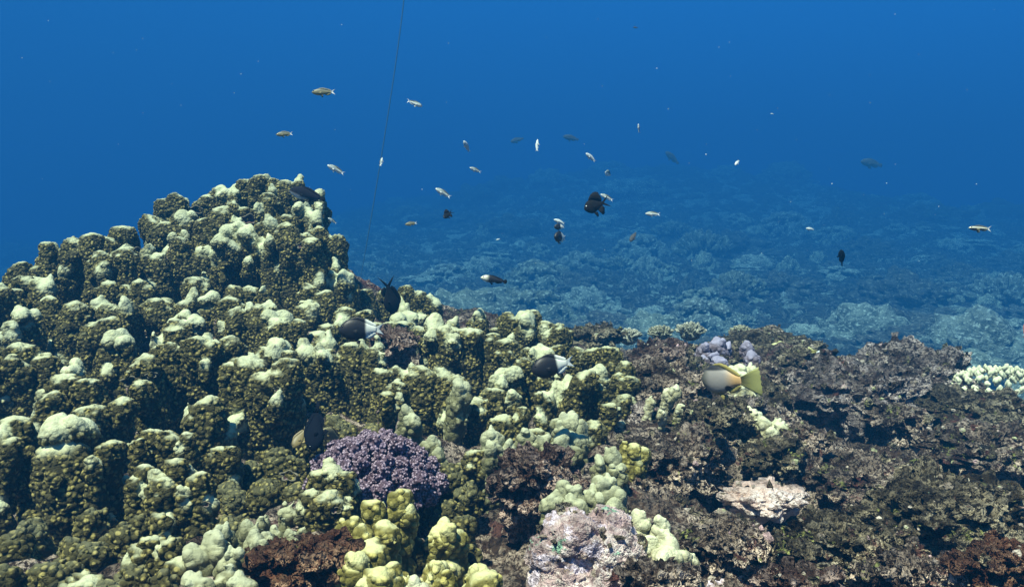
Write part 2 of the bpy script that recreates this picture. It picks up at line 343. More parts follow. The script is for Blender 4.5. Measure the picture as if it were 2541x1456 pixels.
# ------------------------------------------------------------------ table of lobed coral columns
# colony: x of centre, y of top, width, visible height (px), forward distance (m)
COLONIES = {
 'tall': ('tall dark olive coral mound with pale knobby crest, highest at upper left', 'coral', 'olive',
   '620 432 70 200 3.5|567 455 60 190 3.48|535 462 48 160 3.5|716 432 62 220 3.5|672 442 52 200 3.52|425 478 62 150 3.42|497 482 52 160 3.45|783 468 52 140 3.5|'
   '595 503 62 230 3.32|548 512 60 220 3.3|668 478 56 250 3.34|420 522 88 190 3.2|455 520 50 170 3.2|506 540 46 200 3.14|376 532 62 170 3.25|300 560 60 160 3.15|276 585 44 120 3.12|'
   '735 550 90 240 3.12|822 562 74 200 3.2|768 590 48 170 3.05|590 548 190 260 3.1|680 530 90 280 3.14|770 500 70 220 3.3|440 588 130 200 3.04|345 612 90 160 3.0'),
 'shoulder': ('coral lobe with bright white rimmed slanting ridge left of the tall mound', 'coral', 'olive',
   '200 578 84 190 2.95|150 600 80 180 2.95|116 600 40 150 2.92|88 630 84 180 2.9|238 645 40 130 2.88|285 615 80 150 2.9'),
 'edge': ('olive coral lobes cut by the left picture edge below the slanting ridge', 'coral', 'olive',
   '62 682 90 220 2.7|10 712 56 260 2.6|120 735 54 200 2.6|185 748 66 200 2.55|-40 700 90 260 2.65|40 760 70 200 2.45|240 790 80 150 2.42'),
 'saddle': ('olive coral lobe with white scars right below the tall mound', 'coral', 'olive',
   '830 666 76 200 3.1|868 702 48 150 3.12|790 700 70 160 3.0|760 745 70 120 2.9'),
 'knoll': ('low row of olive coral lobes behind the upright dark fish', 'coral', 'olive',
   '912 716 50 100 3.35|945 720 46 100 3.35|885 730 40 90 3.3|990 728 50 90 3.4|1028 708 62 110 3.4|1062 730 46 90 3.4|1010 770 62 90 3.1|960 796 52 80 3.0|1003 800 60 80 2.95|1045 806 50 80 2.95'),
 'terrace': ('long terrace of olive coral lobes below the tall mound', 'coral', 'olive',
   '300 695 80 150 2.75|348 690 60 140 2.78|480 688 62 130 2.85|430 718 84 140 2.75|602 706 78 150 2.8|560 735 62 130 2.72|620 745 100 150 2.66|654 708 26 60 2.8|290 730 88 130 2.62|520 720 60 120 2.8|380 740 70 120 2.68|676 770 70 120 2.62|460 770 90 110 2.6'),
 'middle': ('small rounded olive lobes behind the left one of two larger black and white fish', 'coral', 'olive',
   '860 760 60 90 2.85|911 768 48 80 2.85|742 790 46 100 2.6|700 796 70 110 2.58|815 800 60 70 2.7|790 815 70 60 2.6|975 850 60 60 2.75|925 800 40 60 2.8'),
 'block': ('broad squared dark olive coral block with upright knobbly front face', 'coral', 'olive',
   '848 832 205 300 2.4|925 862 44 240 2.37'),
 'wedge': ('wedge shaped coral mass with pale ridge sloping down to the right', 'coral', 'olive',
   '1090 776 70 210 2.65|1140 792 110 220 2.62|1198 826 80 200 2.62|1236 870 50 160 2.6'),
 'stump': ('short coral stump with pink flecks poking up behind the wedge shaped mass', 'coral', 'olive', '1180 764 42 90 2.95|1192 790 40 60 2.92'),
 'twin': ('pair of boxy coral heads standing before the blue water at centre', 'coral', 'olive',
   '1262 775 56 110 2.95|1300 768 62 120 2.95|1330 770 40 110 2.98|1385 800 56 90 2.85|1362 795 36 80 2.9|1215 812 40 70 2.95|1405 820 30 70 2.84'),
 'fringe': ('row of rounded yellow olive lobes around the smaller black and white fish', 'coral', 'olive',
   '1270 836 66 90 2.6|1340 858 58 90 2.55|1300 865 50 80 2.6|1432 862 52 120 2.5|1468 862 46 130 2.5|1510 856 70 160 2.45|1553 893 52 140 2.4|1385 855 50 90 2.6|1535 920 50 120 2.38|1490 900 60 130 2.38'),
 'garden': ('pale topped lobes piled up just below the fish with raised tail', 'coral', 'olive',
   '1310 888 150 200 2.32|1262 905 56 140 2.3|1238 925 44 130 2.25|1222 962 60 140 2.18|1268 962 42 130 2.18|1200 985 50 130 2.15|1446 918 62 140 2.12|1400 935 100 200 2.14|1345 974 48 90 2.02|1300 1008 40 90 1.98|1492 958 36 90 2.12|1508 998 34 80 2.08|1480 1040 50 80 2.0|1250 1030 80 180 1.98|1330 1060 60 120 1.92|1545 975 60 120 2.25|1530 1040 50 100 2.1|1550 930 60 100 2.35|1180 1110 80 220 1.78'),
 'teal_cluster': ('grey green cluster of smooth rounded lobes with pinkish white base at centre', 'coral', 'teal',
   '1416 1024 56 90 1.86|1448 1035 36 80 1.88|1386 1040 40 80 1.86|1402 1062 70 70 1.8|1300 1056 50 80 1.84|1266 1084 44 80 1.8|1340 1078 36 50 1.8|1438 1070 40 60 1.82'),
 'thumb': ('single narrow thumb shaped coral lobe with glossy pale head left of the grey green cluster', 'coral', 'teal', '1214 1060 50 150 1.78|1222 1090 34 100 1.74'),
 'centre_left': ('coral columns with pale crests between the squared block and the wedge shaped mass', 'coral', 'olive',
   '975 900 100 200 2.25|1072 910 110 360 2.2|1122 930 60 320 2.18|985 948 60 190 2.05|962 968 40 170 2.02|1000 945 34 120 2.04|1180 990 60 300 2.1'),
 'egg': ('smooth egg shaped pale coral lobe standing alone at centre', 'coral', 'teal', '1140 936 46 90 2.06'),
 'knuckle': ('pair of tiny pale knuckle lobes above the purple coral', 'coral', 'teal', '1066 1077 34 44 1.78|1084 1108 34 50 1.76'),
 'drip': ('string of small pale knobs on the column above the purple coral', 'coral', 'teal', '1006 1003 34 50 1.95|1022 1025 34 50 1.93'),
 'left_block': ('wide coral column topped with a cream crest right of the small oyster holes', 'coral', 'olive',
   '430 796 84 120 2.35|456 834 110 260 2.15|518 845 60 260 2.15|398 850 46 220 2.18|575 834 54 160 2.35'),
 'tower': ('large rugged coral tower with snowy knobs at its top, left of the squared block', 'coral', 'olive',
   '690 838 62 120 2.3|722 866 40 140 2.25|650 862 56 140 2.28|612 890 96 370 2.08|672 886 110 380 2.06|718 900 46 340 2.06|570 900 46 300 2.08'),
 'shelf': ('low olive coral shelf with pale rounded rim at the left edge', 'coral', 'olive',
   '80 850 120 200 2.15|36 880 50 190 2.1|-20 860 70 200 2.1'),
 'dome': ('pointed olive coral lobe with yellow tip between the shelf and the wide column', 'coral', 'olive',
   '288 818 66 190 2.2|318 845 44 170 2.2|262 860 50 140 2.2'),
 'rough': ('ragged coral mass riddled with oyster holes left of the wide column', 'coral', 'olive',
   '345 882 84 160 2.05|195 892 62 130 1.98|156 930 80 170 1.92|225 935 80 170 1.92|290 985 60 160 1.86|120 975 60 150 1.85|360 940 60 200 1.95|225 1000 80 160 1.84'),
 'capped': ('olive column with a snow white double cap in the left half', 'coral', 'olive',
   '505 985 105 240 1.85|555 1106 44 110 1.72|578 1104 36 110 1.72'),
 'pillar': ('big upright coral pillar with knobbly front near the lower left corner', 'coral', 'olive',
   '132 1030 130 400 1.57|186 1052 44 380 1.6|38 1034 70 360 1.68|15 1085 60 360 1.62'),
 'slim': ('slim coral column with three stacked knobs right of the big pillar', 'coral', 'olive',
   '268 1088 60 340 1.6|246 1125 36 300 1.56'),
 'bridge': ('horizontal smooth cream coral ridge above the forked cluster in the lower left', 'coral', 'olive',
   '375 1062 60 130 1.7|420 1072 56 120 1.68|455 1075 46 130 1.68|345 1085 46 130 1.68'),
 'fork': ('forked coral cluster with white caps in the lower left foreground', 'coral', 'olive',
   '436 1134 44 200 1.5|345 1158 50 200 1.48|385 1170 56 210 1.47|325 1185 40 190 1.46|488 1172 56 190 1.46|462 1195 40 180 1.45|400 1185 70 240 1.45'),
 'spur': ('knobby spur with pale hooked top near the bottom left', 'coral', 'olive',
   '405 1274 46 170 1.3|385 1320 50 150 1.27|425 1330 50 140 1.25|440 1385 70 90 1.2|360 1350 50 110 1.25'),
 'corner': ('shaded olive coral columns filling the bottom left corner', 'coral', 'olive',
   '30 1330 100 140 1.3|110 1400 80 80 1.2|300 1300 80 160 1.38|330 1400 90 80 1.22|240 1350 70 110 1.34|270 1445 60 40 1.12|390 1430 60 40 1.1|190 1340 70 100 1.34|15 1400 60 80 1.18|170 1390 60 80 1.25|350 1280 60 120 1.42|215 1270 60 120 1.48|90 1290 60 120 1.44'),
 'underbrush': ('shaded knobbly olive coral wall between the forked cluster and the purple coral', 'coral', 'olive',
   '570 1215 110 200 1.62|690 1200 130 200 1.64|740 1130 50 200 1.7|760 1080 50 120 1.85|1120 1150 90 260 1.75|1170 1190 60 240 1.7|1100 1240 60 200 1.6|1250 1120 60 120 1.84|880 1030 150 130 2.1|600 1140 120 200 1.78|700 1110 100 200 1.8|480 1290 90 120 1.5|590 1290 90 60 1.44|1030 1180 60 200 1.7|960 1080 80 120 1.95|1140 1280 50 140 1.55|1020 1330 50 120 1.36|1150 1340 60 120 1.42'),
 'lilac_lumps': ('lilac blue lumps crusting the reef top behind the yellow tailed fish', 'coral', 'lilacc',
   '1752 845 44 50 3.1|1782 832 44 50 3.12|1800 850 40 44 3.08|1770 868 50 40 3.04|1852 845 30 60 3.1|1790 880 44 40 3.0|1868 866 26 40 3.06|1745 878 30 30 3.02'),
 'bottom_left': ('two pale rounded coral bumps touching the bottom edge at lower left', 'coral', 'olive', '152 1415 52 60 1.22|212 1412 56 60 1.2|180 1440 90 40 1.15'),
 'smooth_pair': ('smooth large grey green lobes low in the foreground left of the rusty rock', 'coral', 'teal',
   '520 1320 60 140 1.22|488 1355 44 110 1.2|575 1352 62 110 1.17|545 1400 60 60 1.1|500 1420 60 60 1.08|600 1420 60 50 1.08|560 1300 46 80 1.28|626 1308 42 80 1.25|645 1330 30 60 1.22'),
 'pebbly': ('cluster of tiny pale finger knobs above the rusty rock', 'coral', 'teal',
   '625 1284 26 50 1.4|650 1280 24 50 1.4|675 1278 26 50 1.42|700 1290 26 50 1.38|640 1298 28 50 1.36|718 1308 26 40 1.36|685 1306 30 40 1.36|732 1320 26 40 1.33|728 1246 36 80 1.45|665 1320 24 40 1.3|752 1300 30 40 1.4'),
 'sentinel': ('white capped coral lobe in front of the purple coral', 'coral', 'olive',
   '822 1140 54 220 1.46|855 1165 44 200 1.46|795 1165 40 200 1.46|780 1210 60 170 1.42|830 1210 90 160 1.42'),
 'lemon': ('bright lemon yellow branching coral column in the centre foreground', 'coral', 'yellow',
   '988 1211 52 200 1.34|1005 1240 40 190 1.34|925 1238 56 180 1.32|870 1278 52 160 1.28|848 1290 36 150 1.28|900 1300 50 150 1.26|950 1300 90 150 1.27|920 1350 100 110 1.2|880 1360 60 100 1.17|850 1370 60 90 1.17|935 1400 80 70 1.12|975 1400 60 70 1.12'),
 'finger': ('solitary stubby finger of yellow olive coral right of the lemon column', 'coral', 'yellow',
   '1098 1287 64 180 1.36|1130 1320 40 150 1.36|1075 1320 40 140 1.36'),
 'nub': ('small pale nub coral at the foot of the stubby finger', 'coral', 'yellow', '1080 1384 52 80 1.22|1062 1405 36 50 1.2|1100 1410 40 50 1.2'),
 'bottom_nub': ('whitish coral nub sitting on the bottom edge below the small pale nub', 'coral', 'cream', '1050 1426 60 40 1.12|1020 1436 40 40 1.12'),
 'crown_nub': ('yellow coral with a horseshoe shaped rim at the bottom edge', 'coral', 'yellow', '1175 1400 40 80 1.2|1210 1402 40 80 1.2|1195 1425 80 60 1.16'),
 'acorn': ('knobbly acorn shaped green coral beside the pink crusted rock', 'coral', 'teal', '1404 1186 54 110 1.5|1385 1215 36 90 1.48|1418 1220 40 80 1.47'),
 'bell': ('broad bell shaped grey green coral above the pink crusted rock', 'coral', 'teal', '1494 1174 60 110 1.5|1470 1200 46 90 1.49|1520 1205 46 90 1.49|1495 1225 86 70 1.46'),
 'cone': ('ribbed conical pale green coral among the brown rocks', 'coral', 'teal', '1516 1104 36 90 1.68|1500 1130 46 70 1.66|1534 1140 40 60 1.66'),
 'lime_knob': ('small yellow green coral tuft beside the ribbed conical coral', 'coral', 'yellow', '1562 1100 36 50 1.74|1586 1110 30 40 1.74|1545 1092 26 40 1.76'),
 'slope': ('pale green coral ridge falling to the right beside the pink crusted rock', 'coral', 'cream',
   '1600 1268 40 130 1.36|1636 1272 44 140 1.35|1662 1310 44 130 1.33|1690 1352 44 110 1.3|1648 1340 80 120 1.28|1720 1362 34 50 1.32|1700 1400 50 70 1.24|1620 1330 50 120 1.3'),
 'pale_beads': ('string of pale bead shaped lobes on brown rock right of centre', 'coral', 'cream',
   '1862 1008 34 40 2.15|1885 1022 26 34 2.13|1905 1032 30 40 2.1|1932 1038 34 44 2.08|1948 1048 28 40 2.06|1915 1058 30 40 2.04'),
 'lime_fringe': ('lime green coral fringe running down the long sloping rock', 'coral', 'yellow',
   '1935 848 26 26 3.36|1952 856 28 26 3.34|1968 866 26 24 3.3|1984 872 28 24 3.28|2002 878 24 24 3.26|2022 862 30 26 3.34|1990 888 30 20 3.2'),
 'white_scars': ('small whitish coral nubs dotted on the knobbly pinkish brown rock', 'coral', 'cream',
   '1668 950 24 26 2.2|1650 962 20 24 2.2|1612 985 18 20 2.15|1690 1000 20 24 2.15|1640 1010 18 20 2.1'),
 'cream_tuft': ('cream coral tuft peeking out above the yellow tailed fish', 'coral', 'cream', '1835 900 50 60 2.5|1862 905 44 60 2.48|1812 912 40 50 2.46|1850 925 60 50 2.42'),
}
COLS = {}
ctrl = []                                     # terrain control points x, y, z, weight
for k, (lab, cat, mt, s) in COLONIES.items():
    rows = [tuple(float(v) for v in r.split()) for r in s.split('|')]
    COLS[k] = rows
    for (x, y, w, h, D) in rows:
        p = at(x, y + h * 0.92, D)
        ctrl.append((p[0], D + 0.04, p[2], 1.0))
# rock plateau on the right
for (x, y, D) in ((1700, 1440, 1.3), (1900, 1440, 1.3), (2150, 1440, 1.3), (2400, 1440, 1.3), (2650, 1440, 1.3), (1650, 1330, 1.5), (1900, 1330, 1.5), (2200, 1330, 1.5), (2500, 1330, 1.5),
                  (1650, 1200, 1.85), (1850, 1220, 1.85), (2100, 1220, 1.85), (2400, 1210, 1.85), (2700, 1210, 1.85), (1700, 1090, 2.3), (1950, 1120, 2.3), (2200, 1120, 2.3),
                  (2500, 1080, 2.3), (2800, 1080, 2.3), (1700, 990, 2.8), (1900, 1000, 2.8), (2150, 1040, 2.8), (2400, 1010, 2.8), (2650, 990, 2.8), (1600, 900, 3.3), (1800, 900, 3.3), (2050, 950, 3.3), (2350, 960, 3.3),
                  (2600, 960, 3.3), (1500, 860, 3.7), (1700, 860, 3.8), (1900, 880, 3.8), (2040, 930, 3.8), (2150, 930, 3.9), (2450, 950, 3.9)):
    p = at(x, y, D); ctrl.append((p[0], D, p[2] - 0.20, 1.6))
for (x, y, z) in ((-0.03, 1.45, -1.15), (0.05, 1.4, -1.15), (0.0, 1.65, -1.1), (-0.12, 1.35, -1.1), (-2.5, 1.5, -1.0), (-2.5, 2.5, -0.9), (-2.6, 3.4, -0.9), (2.6, 1.0, -.8), (2.8, 2, -.9), (0, 0.3, -0.9), (1, .3, -.9), (-1, .3, -1.0), (0, -.6, -1.0)):
    ctrl.append((x, y, z, 1.0))
ctrl = np.array(ctrl)
def reef_z(X, Y):
    X = np.asarray(X, float).ravel(); Y = np.asarray(Y, float).ravel()
    num = np.zeros_like(X); den = np.full_like(X, 1e-9)
    for cx, cy_, cz, cw in ctrl:
        d2 = (X - cx) ** 2 + (Y - cy_) ** 2
        w = cw * (np.exp(-d2 / (2 * 0.11 ** 2)) + 0.02 * np.exp(-d2 / (2 * 0.5 ** 2)) + 1e-5 / (0.05 + d2))
        num += w * cz; den += w
    z = num / den
    # the reef ends in a slope behind the last corals
    edge = np.interp(X, [-3, -1.6, -.9, -0.5, 0.0, .6, 1.2, 2.4, 3.4], [3.4, 3.55, 3.8, 3.75, 3.7, 4.1, 4.4, 4.2, 4.0])
    z = z - 3.1 * sstep(0, 1.6, Y - edge) - 1.4 * sstep(2.3, 3.3, -X - 0.0)
    return z

def seabed_z(X, Y):
    X = np.asarray(X, float).ravel(); Y = np.asarray(Y, float).ravel()
    P = np.stack([X, Y, X * 0], 1)
    z = -2.9 + 0.24 * fbm(P * 0.18, 3, 5) - 0.012 * np.clip(Y - 10, 0, 60)
    z = z + 3.3 * np.exp(-(((X - 7.0) / 15) ** 2 + ((Y - 58) / 20) ** 2))
    z = z + 1.0 * np.exp(-(((X - 19) / 10) ** 2 + ((Y - 50) / 16) ** 2))
    z = z - 1.9 * sstep(0.5, 9.0, -X - 0.16 * Y - 0.5)
    return z

# ------------------------------------------------------------------ seabed, near reef
def grid_mesh(name, xs, ys, zf, mat):
    X, Y = np.meshgrid(xs, ys)
    Z = zf(X, Y).reshape(X.shape)
    V = np.stack([X.ravel(), Y.ravel(), Z.ravel()], 1)
    nx, ny = len(xs), len(ys)
    i = np.arange(nx * ny).reshape(ny, nx)
    Q = np.stack([i[:-1, :-1].ravel(), i[:-1, 1:].ravel(), i[1:, 1:].ravel(), i[1:, :-1].ravel()], 1)
    return mesh(name, V, Q, mat)

def seabed_mat():
    m, g = newmat('rubble_seabed', 'BOTH')
    tc = g('TexCoord').outputs['Object']
    n0 = g.noise(tc, 0.6, 4.0, 0.6); n1 = g.noise(tc, 2.4, 6.0, 0.7); n2 = g.noise(tc, 10.0, 4.0, 0.7)
    c = g.mix(g.ramp(n1, 0.38, 0.62), (0.10, 0.105, 0.08), (0.25, 0.265, 0.20))
    c = g.mix(g.ramp(n2, 0.54, 0.66), c, (0.62, 0.64, 0.54))
    c = g.mix(g.math('MULTIPLY', g.ramp(n0, 0.53, 0.60), 0.25), c, g.mix(n2, (0.34, 0.35, 0.29), (0.66, 0.66, 0.56)))
    h = g.math('ADD', g.math('MULTIPLY', g.math('SUBTRACT', n1, 0.5), 0.16), g.math('MULTIPLY', g.math('SUBTRACT', n2, 0.5), 0.11))
    g.out(c, 0.95, h, 0.1)
    return m
M['seabed'] = seabed_mat()
ys = np.concatenate([np.linspace(-8, 3, 14)[:-1], 3 * (75 / 3.0) ** np.linspace(0, 1, 330)])
xs = np.concatenate([-np.geomspace(44, 7, 60)[:-1], np.linspace(-7, 9, 250), np.geomspace(9, 44, 70)[1:]])
seabed = grid_mesh('seabed', xs, ys, seabed_z, M['seabed'])
tag(link('seabed', seabed), kind='structure')

def reef_zz(X, Y):
    z = reef_z(X, Y)
    x = X.ravel(); y = Y.ravel()
    P = np.stack([x, y, z * 0.8], 1)
    right = sstep(0.1, 0.5, x - 0.12 * y)
    r = 0.19 * (.5 - worley(P * 3.6, 3)) + 0.055 * (.5 - worley(P * 12, 5)) + 0.04 * fbm(P * 5.5, 3, 11, 0.55, True) + 0.020 * fbm(P * 24, 3, 31, 0.6)
    return z + r * (0.35 + 0.65 * right)
rk = grid_mesh('reef_rock', np.linspace(-3.3, 3.5, 430), np.linspace(-0.9, 5.6, 400), reef_zz, M['rock'])
tag(link('reef_rock', rk), kind='structure')

# ------------------------------------------------------------------ lobed corals
rng = random.Random(7)
def column_mesh(W, H, D, seed, smooth_style=False, mat=None, shade_dim=1.0):
    r_ = random.Random(seed)
    n = max(1, min(5, int(round(W / 0.078))))
    if smooth_style: n = max(1, min(2, n))
    B, crown = [], []
    style = r_.random()
    ext = 0.05 + 0.12 * H
    slope = r_.uniform(-.45, .45) * (0 if smooth_style else 1)
    stalks = []
    for i in range(n):
        r = W / n * (0.60 if n > 1 else 0.48)
        cx = (i - (n - 1) / 2) * W / n * 0.92
        cy_ = r_.uniform(-.45, .45) * r
        top = -r_.uniform(0, .9) * r * (1.2 if n > 1 else 0) * (0.4 + abs(i - (n - 1) / 2)) + slope * cx
        stalks.append((cx, cy_, top, r * r_.uniform(.85, 1.05), H, False))
    if not smooth_style:
        for k in range(1 + int(W * H / 0.022)):          # small side lobes with tips of their own
            a = r_.uniform(0, 6.283)
            q = min(W * .28, r_.uniform(.014, .026) * (.75 + .15 * D))
            tz = -r_.random() ** 1.4 * H * .75 - .01
            stalks.append((math.cos(a) * (W * .5 - q * .15), math.sin(a) * min(W, .11) * .5, tz, q, q * r_.uniform(2.5, 5), True))
    for (cx, cy_, top, r, Hs, minor) in stalks:
        z = top - r * 0.75
        leanx, leany = r_.uniform(-.16, .16), r_.uniform(-.12, .12)
        if minor: leanx, leany = .35 * math.copysign(1, cx) * abs(cx) / (W * .5 + 1e-6), -.1
        rr = r * r_.uniform(.84, 1.0); z0 = z
        while z > top - Hs - (ext if not minor else 0):
            f = min(1, (z0 - z) / max(H, .05))
            B.append((cx + leanx * (z - z0) + r_.uniform(-.09, .09) * r, cy_ + leany * (z - z0) + r_.uniform(-.09, .09) * r, z, rr * (1 + .16 * f), rr * (1 + .16 * f) * 0.95, rr * .95))
            z -= rr * 0.45; rr = r * r_.uniform(.88, 1.06)
        if minor: m = r_.randint(1, 3)
        elif smooth_style: m = r_.randint(2, 4)
        else:
            m = int(4 + r / 0.0075)
            if style < .15: m = 4
        a0 = r_.uniform(0, 6.28)
        for k in range(m):
            a = a0 + k * 2.4 + r_.uniform(-.4, .4)
            e = r_.random() ** .6
            q = r * (r_.uniform(.30, .52) if (smooth_style or minor) else (r_.uniform(.40, .60) if style < .15 else min(r * .55, r_.uniform(.009, .023) * (.65 + .2 * D))))
            if smooth_style: q = min(q, .020 * (.7 + .2 * D))
            c = (cx + math.cos(a) * r * .82 * e, cy_ + math.sin(a) * r * .82 * e, z0 + r * (.95 * math.sqrt(max(0.05, 1 - .7 * e * e)) + r_.uniform(-.15, .15)) + q * r_.uniform(-.35, .75) + slope * .4 * math.cos(a) * r * e)
            B.append((*c, q, q, q * r_.uniform(.9, 1.5))); crown.append((*c, q))
        if minor:
            crown.append((cx, cy_, top - r * .6, r * .8)); continue
        c = (cx, cy_, z0 + r * .3); B.append((*c, r * .62, r * .62, r * .62)); pass
        ns = int(2 + H / (0.014 if smooth_style else 0.07))
        for k in range(ns):
            a = r_.uniform(0, 6.283); zz = z0 - r_.random() ** 1.3 * H * 0.95
            q = min(r * (.5 if smooth_style else .36), r_.uniform(.007, .015) * (1.15 if D > 2.5 else 1))
            B.append((cx + math.cos(a) * r * 1.0, cy_ + math.sin(a) * r * .95, zz, q, q, q * r_.uniform(.9, 1.4)))
    V, Q = blobs_mesh(B, 2)
    vox = max(0.0029, 0.00245 * D)
    me = remesh(V, Q, vox, 3 if D > 2 else 4)
    C = coords(me); N = vnormals(me)
    off = np.array([seed * 1.7, seed * .3, 0], np.float32)
    W3 = np.stack([vnoise((C + off) * 9, 41), vnoise((C + off) * 9, 42), 0.6 * vnoise((C + off) * 9, 43)], 1) * (0.008 + 0.003 * D)
    C = C + W3 + N * (0.0035 * fbm((C + off) * 38, 2, 3)[:, None] + 0.006 * fbm((C + off) * 13, 2, 9)[:, None] + 0.010 * fbm((C + off) * np.array([34, 34, 6], np.float32), 2, 12)[:, None])
    zt = C[:, 2].max(); C[:, 2] -= zt
    me.vertices.foreach_set('co', C.astype(np.float32).ravel())
    me.update()
    N = vnormals(me)
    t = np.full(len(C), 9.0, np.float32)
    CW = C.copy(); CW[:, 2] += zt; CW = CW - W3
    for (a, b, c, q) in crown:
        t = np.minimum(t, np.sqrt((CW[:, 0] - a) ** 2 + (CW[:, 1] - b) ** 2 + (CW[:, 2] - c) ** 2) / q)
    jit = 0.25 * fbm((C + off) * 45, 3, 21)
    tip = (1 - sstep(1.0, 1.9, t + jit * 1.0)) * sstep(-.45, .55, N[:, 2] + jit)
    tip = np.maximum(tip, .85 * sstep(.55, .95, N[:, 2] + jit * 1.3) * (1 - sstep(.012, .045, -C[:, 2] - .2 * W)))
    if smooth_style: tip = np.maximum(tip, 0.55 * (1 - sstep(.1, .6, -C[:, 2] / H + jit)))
    fattr(me, 'tip', np.clip(tip, 0, 1) * shade_dim)
    me.materials.append(mat)
    return me
seed = 100
top_pts = []
for k, (lab, cat, mt, s) in COLONIES.items():
    rows = COLS[k]
    P = np.array([at(x, y + h * 0.8, D) for (x, y, w, h, D) in rows])
    o0 = P.mean(0); o0[2] = P[:, 2].min()
    root = link('lobed_coral', None, None, tuple(o0)); root.empty_display_size = 0.1
    tag(root, lab, cat, 'lobed corals crowding the near reef')
    for (x, y, w, h, D) in rows:
        seed += 1
        me = column_mesh(w * pxm(D) * 1.14, h * pxm(D), D, seed, mt in ('teal', 'cream', 'lilacc'), M[mt], {'underbrush': .12, 'corner': .15}.get(k, 1.0))  # pale tip colour dimmed on two dark colonies, painting in their shade
        me.name = 'column'
        p = at(x, y, D)
        c = link('column', me, root, tuple(p - o0), (0, 0, random.Random(seed).uniform(-.25, .25)))
        top_pts.append((x, y, w, h, D))

# ------------------------------------------------------------------ purple cauliflower coral
def branch_mesh(sd, R=0.017, n=26, vox=0.0016):
    r_ = random.Random(sd)
    B = [(0, 0, 0, R * .8, R * .8, R * .75), (0, 0, -R * 1.3, R * .5, R * .5, R * 1.4)]
    for k in range(n):
        zc = r_.uniform(-.35, 1); a = r_.uniform(0, 6.283); s_ = math.sqrt(max(0, 1 - zc * zc)); q = R * r_.uniform(.2, .3)
        B.append((math.cos(a) * s_ * R * .85, math.sin(a) * s_ * R * .85, zc * R * .85, q, q, q))
    V, Q = blobs_mesh(B, 1)
    me = remesh(V, Q, vox, 1); me.name = 'branch'; me.materials.append(M['purple'])
    return me
bmeshes = [branch_mesh(i) for i in range(5)]
pc = at(932, 1212, 1.62)
root = link('cauliflower_coral', None, None, tuple(pc))
tag(root, 'purple cauliflower coral with tightly packed knobby branches', 'coral')
A, Bd, Hh = 0.122, 0.11, 0.108
r_ = random.Random(4)
ncl = 84
for i in range(ncl):
    zc = 1 - (i + .5) / ncl * 1.15
    a = i * 2.39996 + r_.uniform(-.15, .15)
    s_ = math.sqrt(max(0, 1 - zc * zc))
    d = Vector((math.cos(a) * s_, math.sin(a) * s_, zc))
    k = 1 + 0.10 * math.sin(3.1 * a + 1) * s_ + r_.uniform(-.12, .10)
    hz = Hh * (1.0 - 0.32 * max(0, d.x) * s_)
    p = Vector((d.x * A * k, d.y * Bd * k, d.z * hz * k if d.z > 0 else d.z * .05))
    c = link('branch', bmeshes[i % 5], root, p, d.to_track_quat('Z', 'Y').to_euler(), (r_.uniform(1.0, 1.35),) * 3)
core = blobs_mesh([(0, 0, 0, A * .84, Bd * .84, Hh * .84), (0, 0, -.08, .05, .05, .10)], 3)
cm = mesh('core', core[0], core[1], M['purple']); link('core', cm, root)

# ------------------------------------------------------------------ reef rocks
def rock_mesh(sd, sub=6, ledge=0.10, rough=0.20, lump=0.0):
    V, Q = ico(sub)
    V = V.copy()
    o = np.array([sd * 3.1, sd * 7.7, sd * 1.3], np.float32)
    low = fbm(V * 1.5 + o, 3, sd)
    led = fbm(V * np.array([2.0, 2.0, 7.0], np.float32) + o, 3, sd + 9, .55, True)
    rid = fbm(V * 4.5 + o, 5, sd + 20, .6, True)
    w1 = 0.55 - worley(V * 1.9 + o, sd + 2); w2 = 0.55 - worley(V * 4.3 + o, sd + 6); w3 = 0.5 - worley(V * 9.5 + o, sd + 8)
    r = 1 + 0.22 * low + 0.5 * ledge * led + 0.45 * rough * rid + 0.72 * w1 + 0.30 * w2 + (0.12 + lump * .3) * w3
    V = V * r[:, None]
    V[:, :2] *= (1 + .16 * np.clip(V[:, 2:3], -1, .8))
    V[:, 2] = np.where(V[:, 2] > 0, V[:, 2] * .85, V[:, 2])
    return mesh('rock', V, Q)
ROCKS = [rock_mesh(1, ledge=.2, rough=.28), rock_mesh(2, ledge=.3, rough=.24), rock_mesh(3, ledge=.14, rough=.36), rock_mesh(4, ledge=.36, rough=.26), rock_mesh(5, rough=.16, lump=.28)]
# world-scaled copies: bake the scale so the shader relief keeps its size
def rock(px, py, D, wpx, hpx, var, mat, label, cat='rock', depth=0.8, rz=0.0, tilt=0.0, group='encrusted rocks on the near reef', name='reef_boulder', sub=None):
    p = at(px, py, D)
    W, H = wpx * pxm(D) / 2 / 1.12, hpx * pxm(D) / 2 / 0.85
    src = ROCKS[var] if sub is None else ROCKS_LO[var]
    me = src.copy(); me.name = name
    R = Matrix.Rotation(rz, 4, 'Z')
    me.transform(Matrix.Diagonal((W, W * depth, H, 1)) @ R)
    me.materials.append(M[mat])
    o = link(name, me, None, tuple(p), (tilt, 0, 0))
    tag(o, label, cat, group)
    return o
ROCKS_LO = [rock_mesh(i + 1, 5, *a) for i, a in enumerate(((.1, .2), (.16, .16), (.1, .26), (.2, .2), (.1, .14)))]
rock(2225, 985, 3.15, 320, 235, 3, 'lace', 'big craggy boulder with purplish brown crust and jagged crest at right', rz=.4)
rock(2120, 1010, 2.75, 310, 190, 1, 'lace', 'grey lilac lacy mass of crusts left below the big craggy boulder', rz=1.4)
rock(1640, 915, 3.0, 170, 140, 2, 'maroon', 'maroon mound dotted with pale discs behind the yellow olive lobes', rz=.7, sub=1)
rock(1900, 885, 3.5, 280, 110, 3, 'rock2', 'long sloping rock with lime green fringe behind the yellow tailed fish', rz=2.1, sub=1)
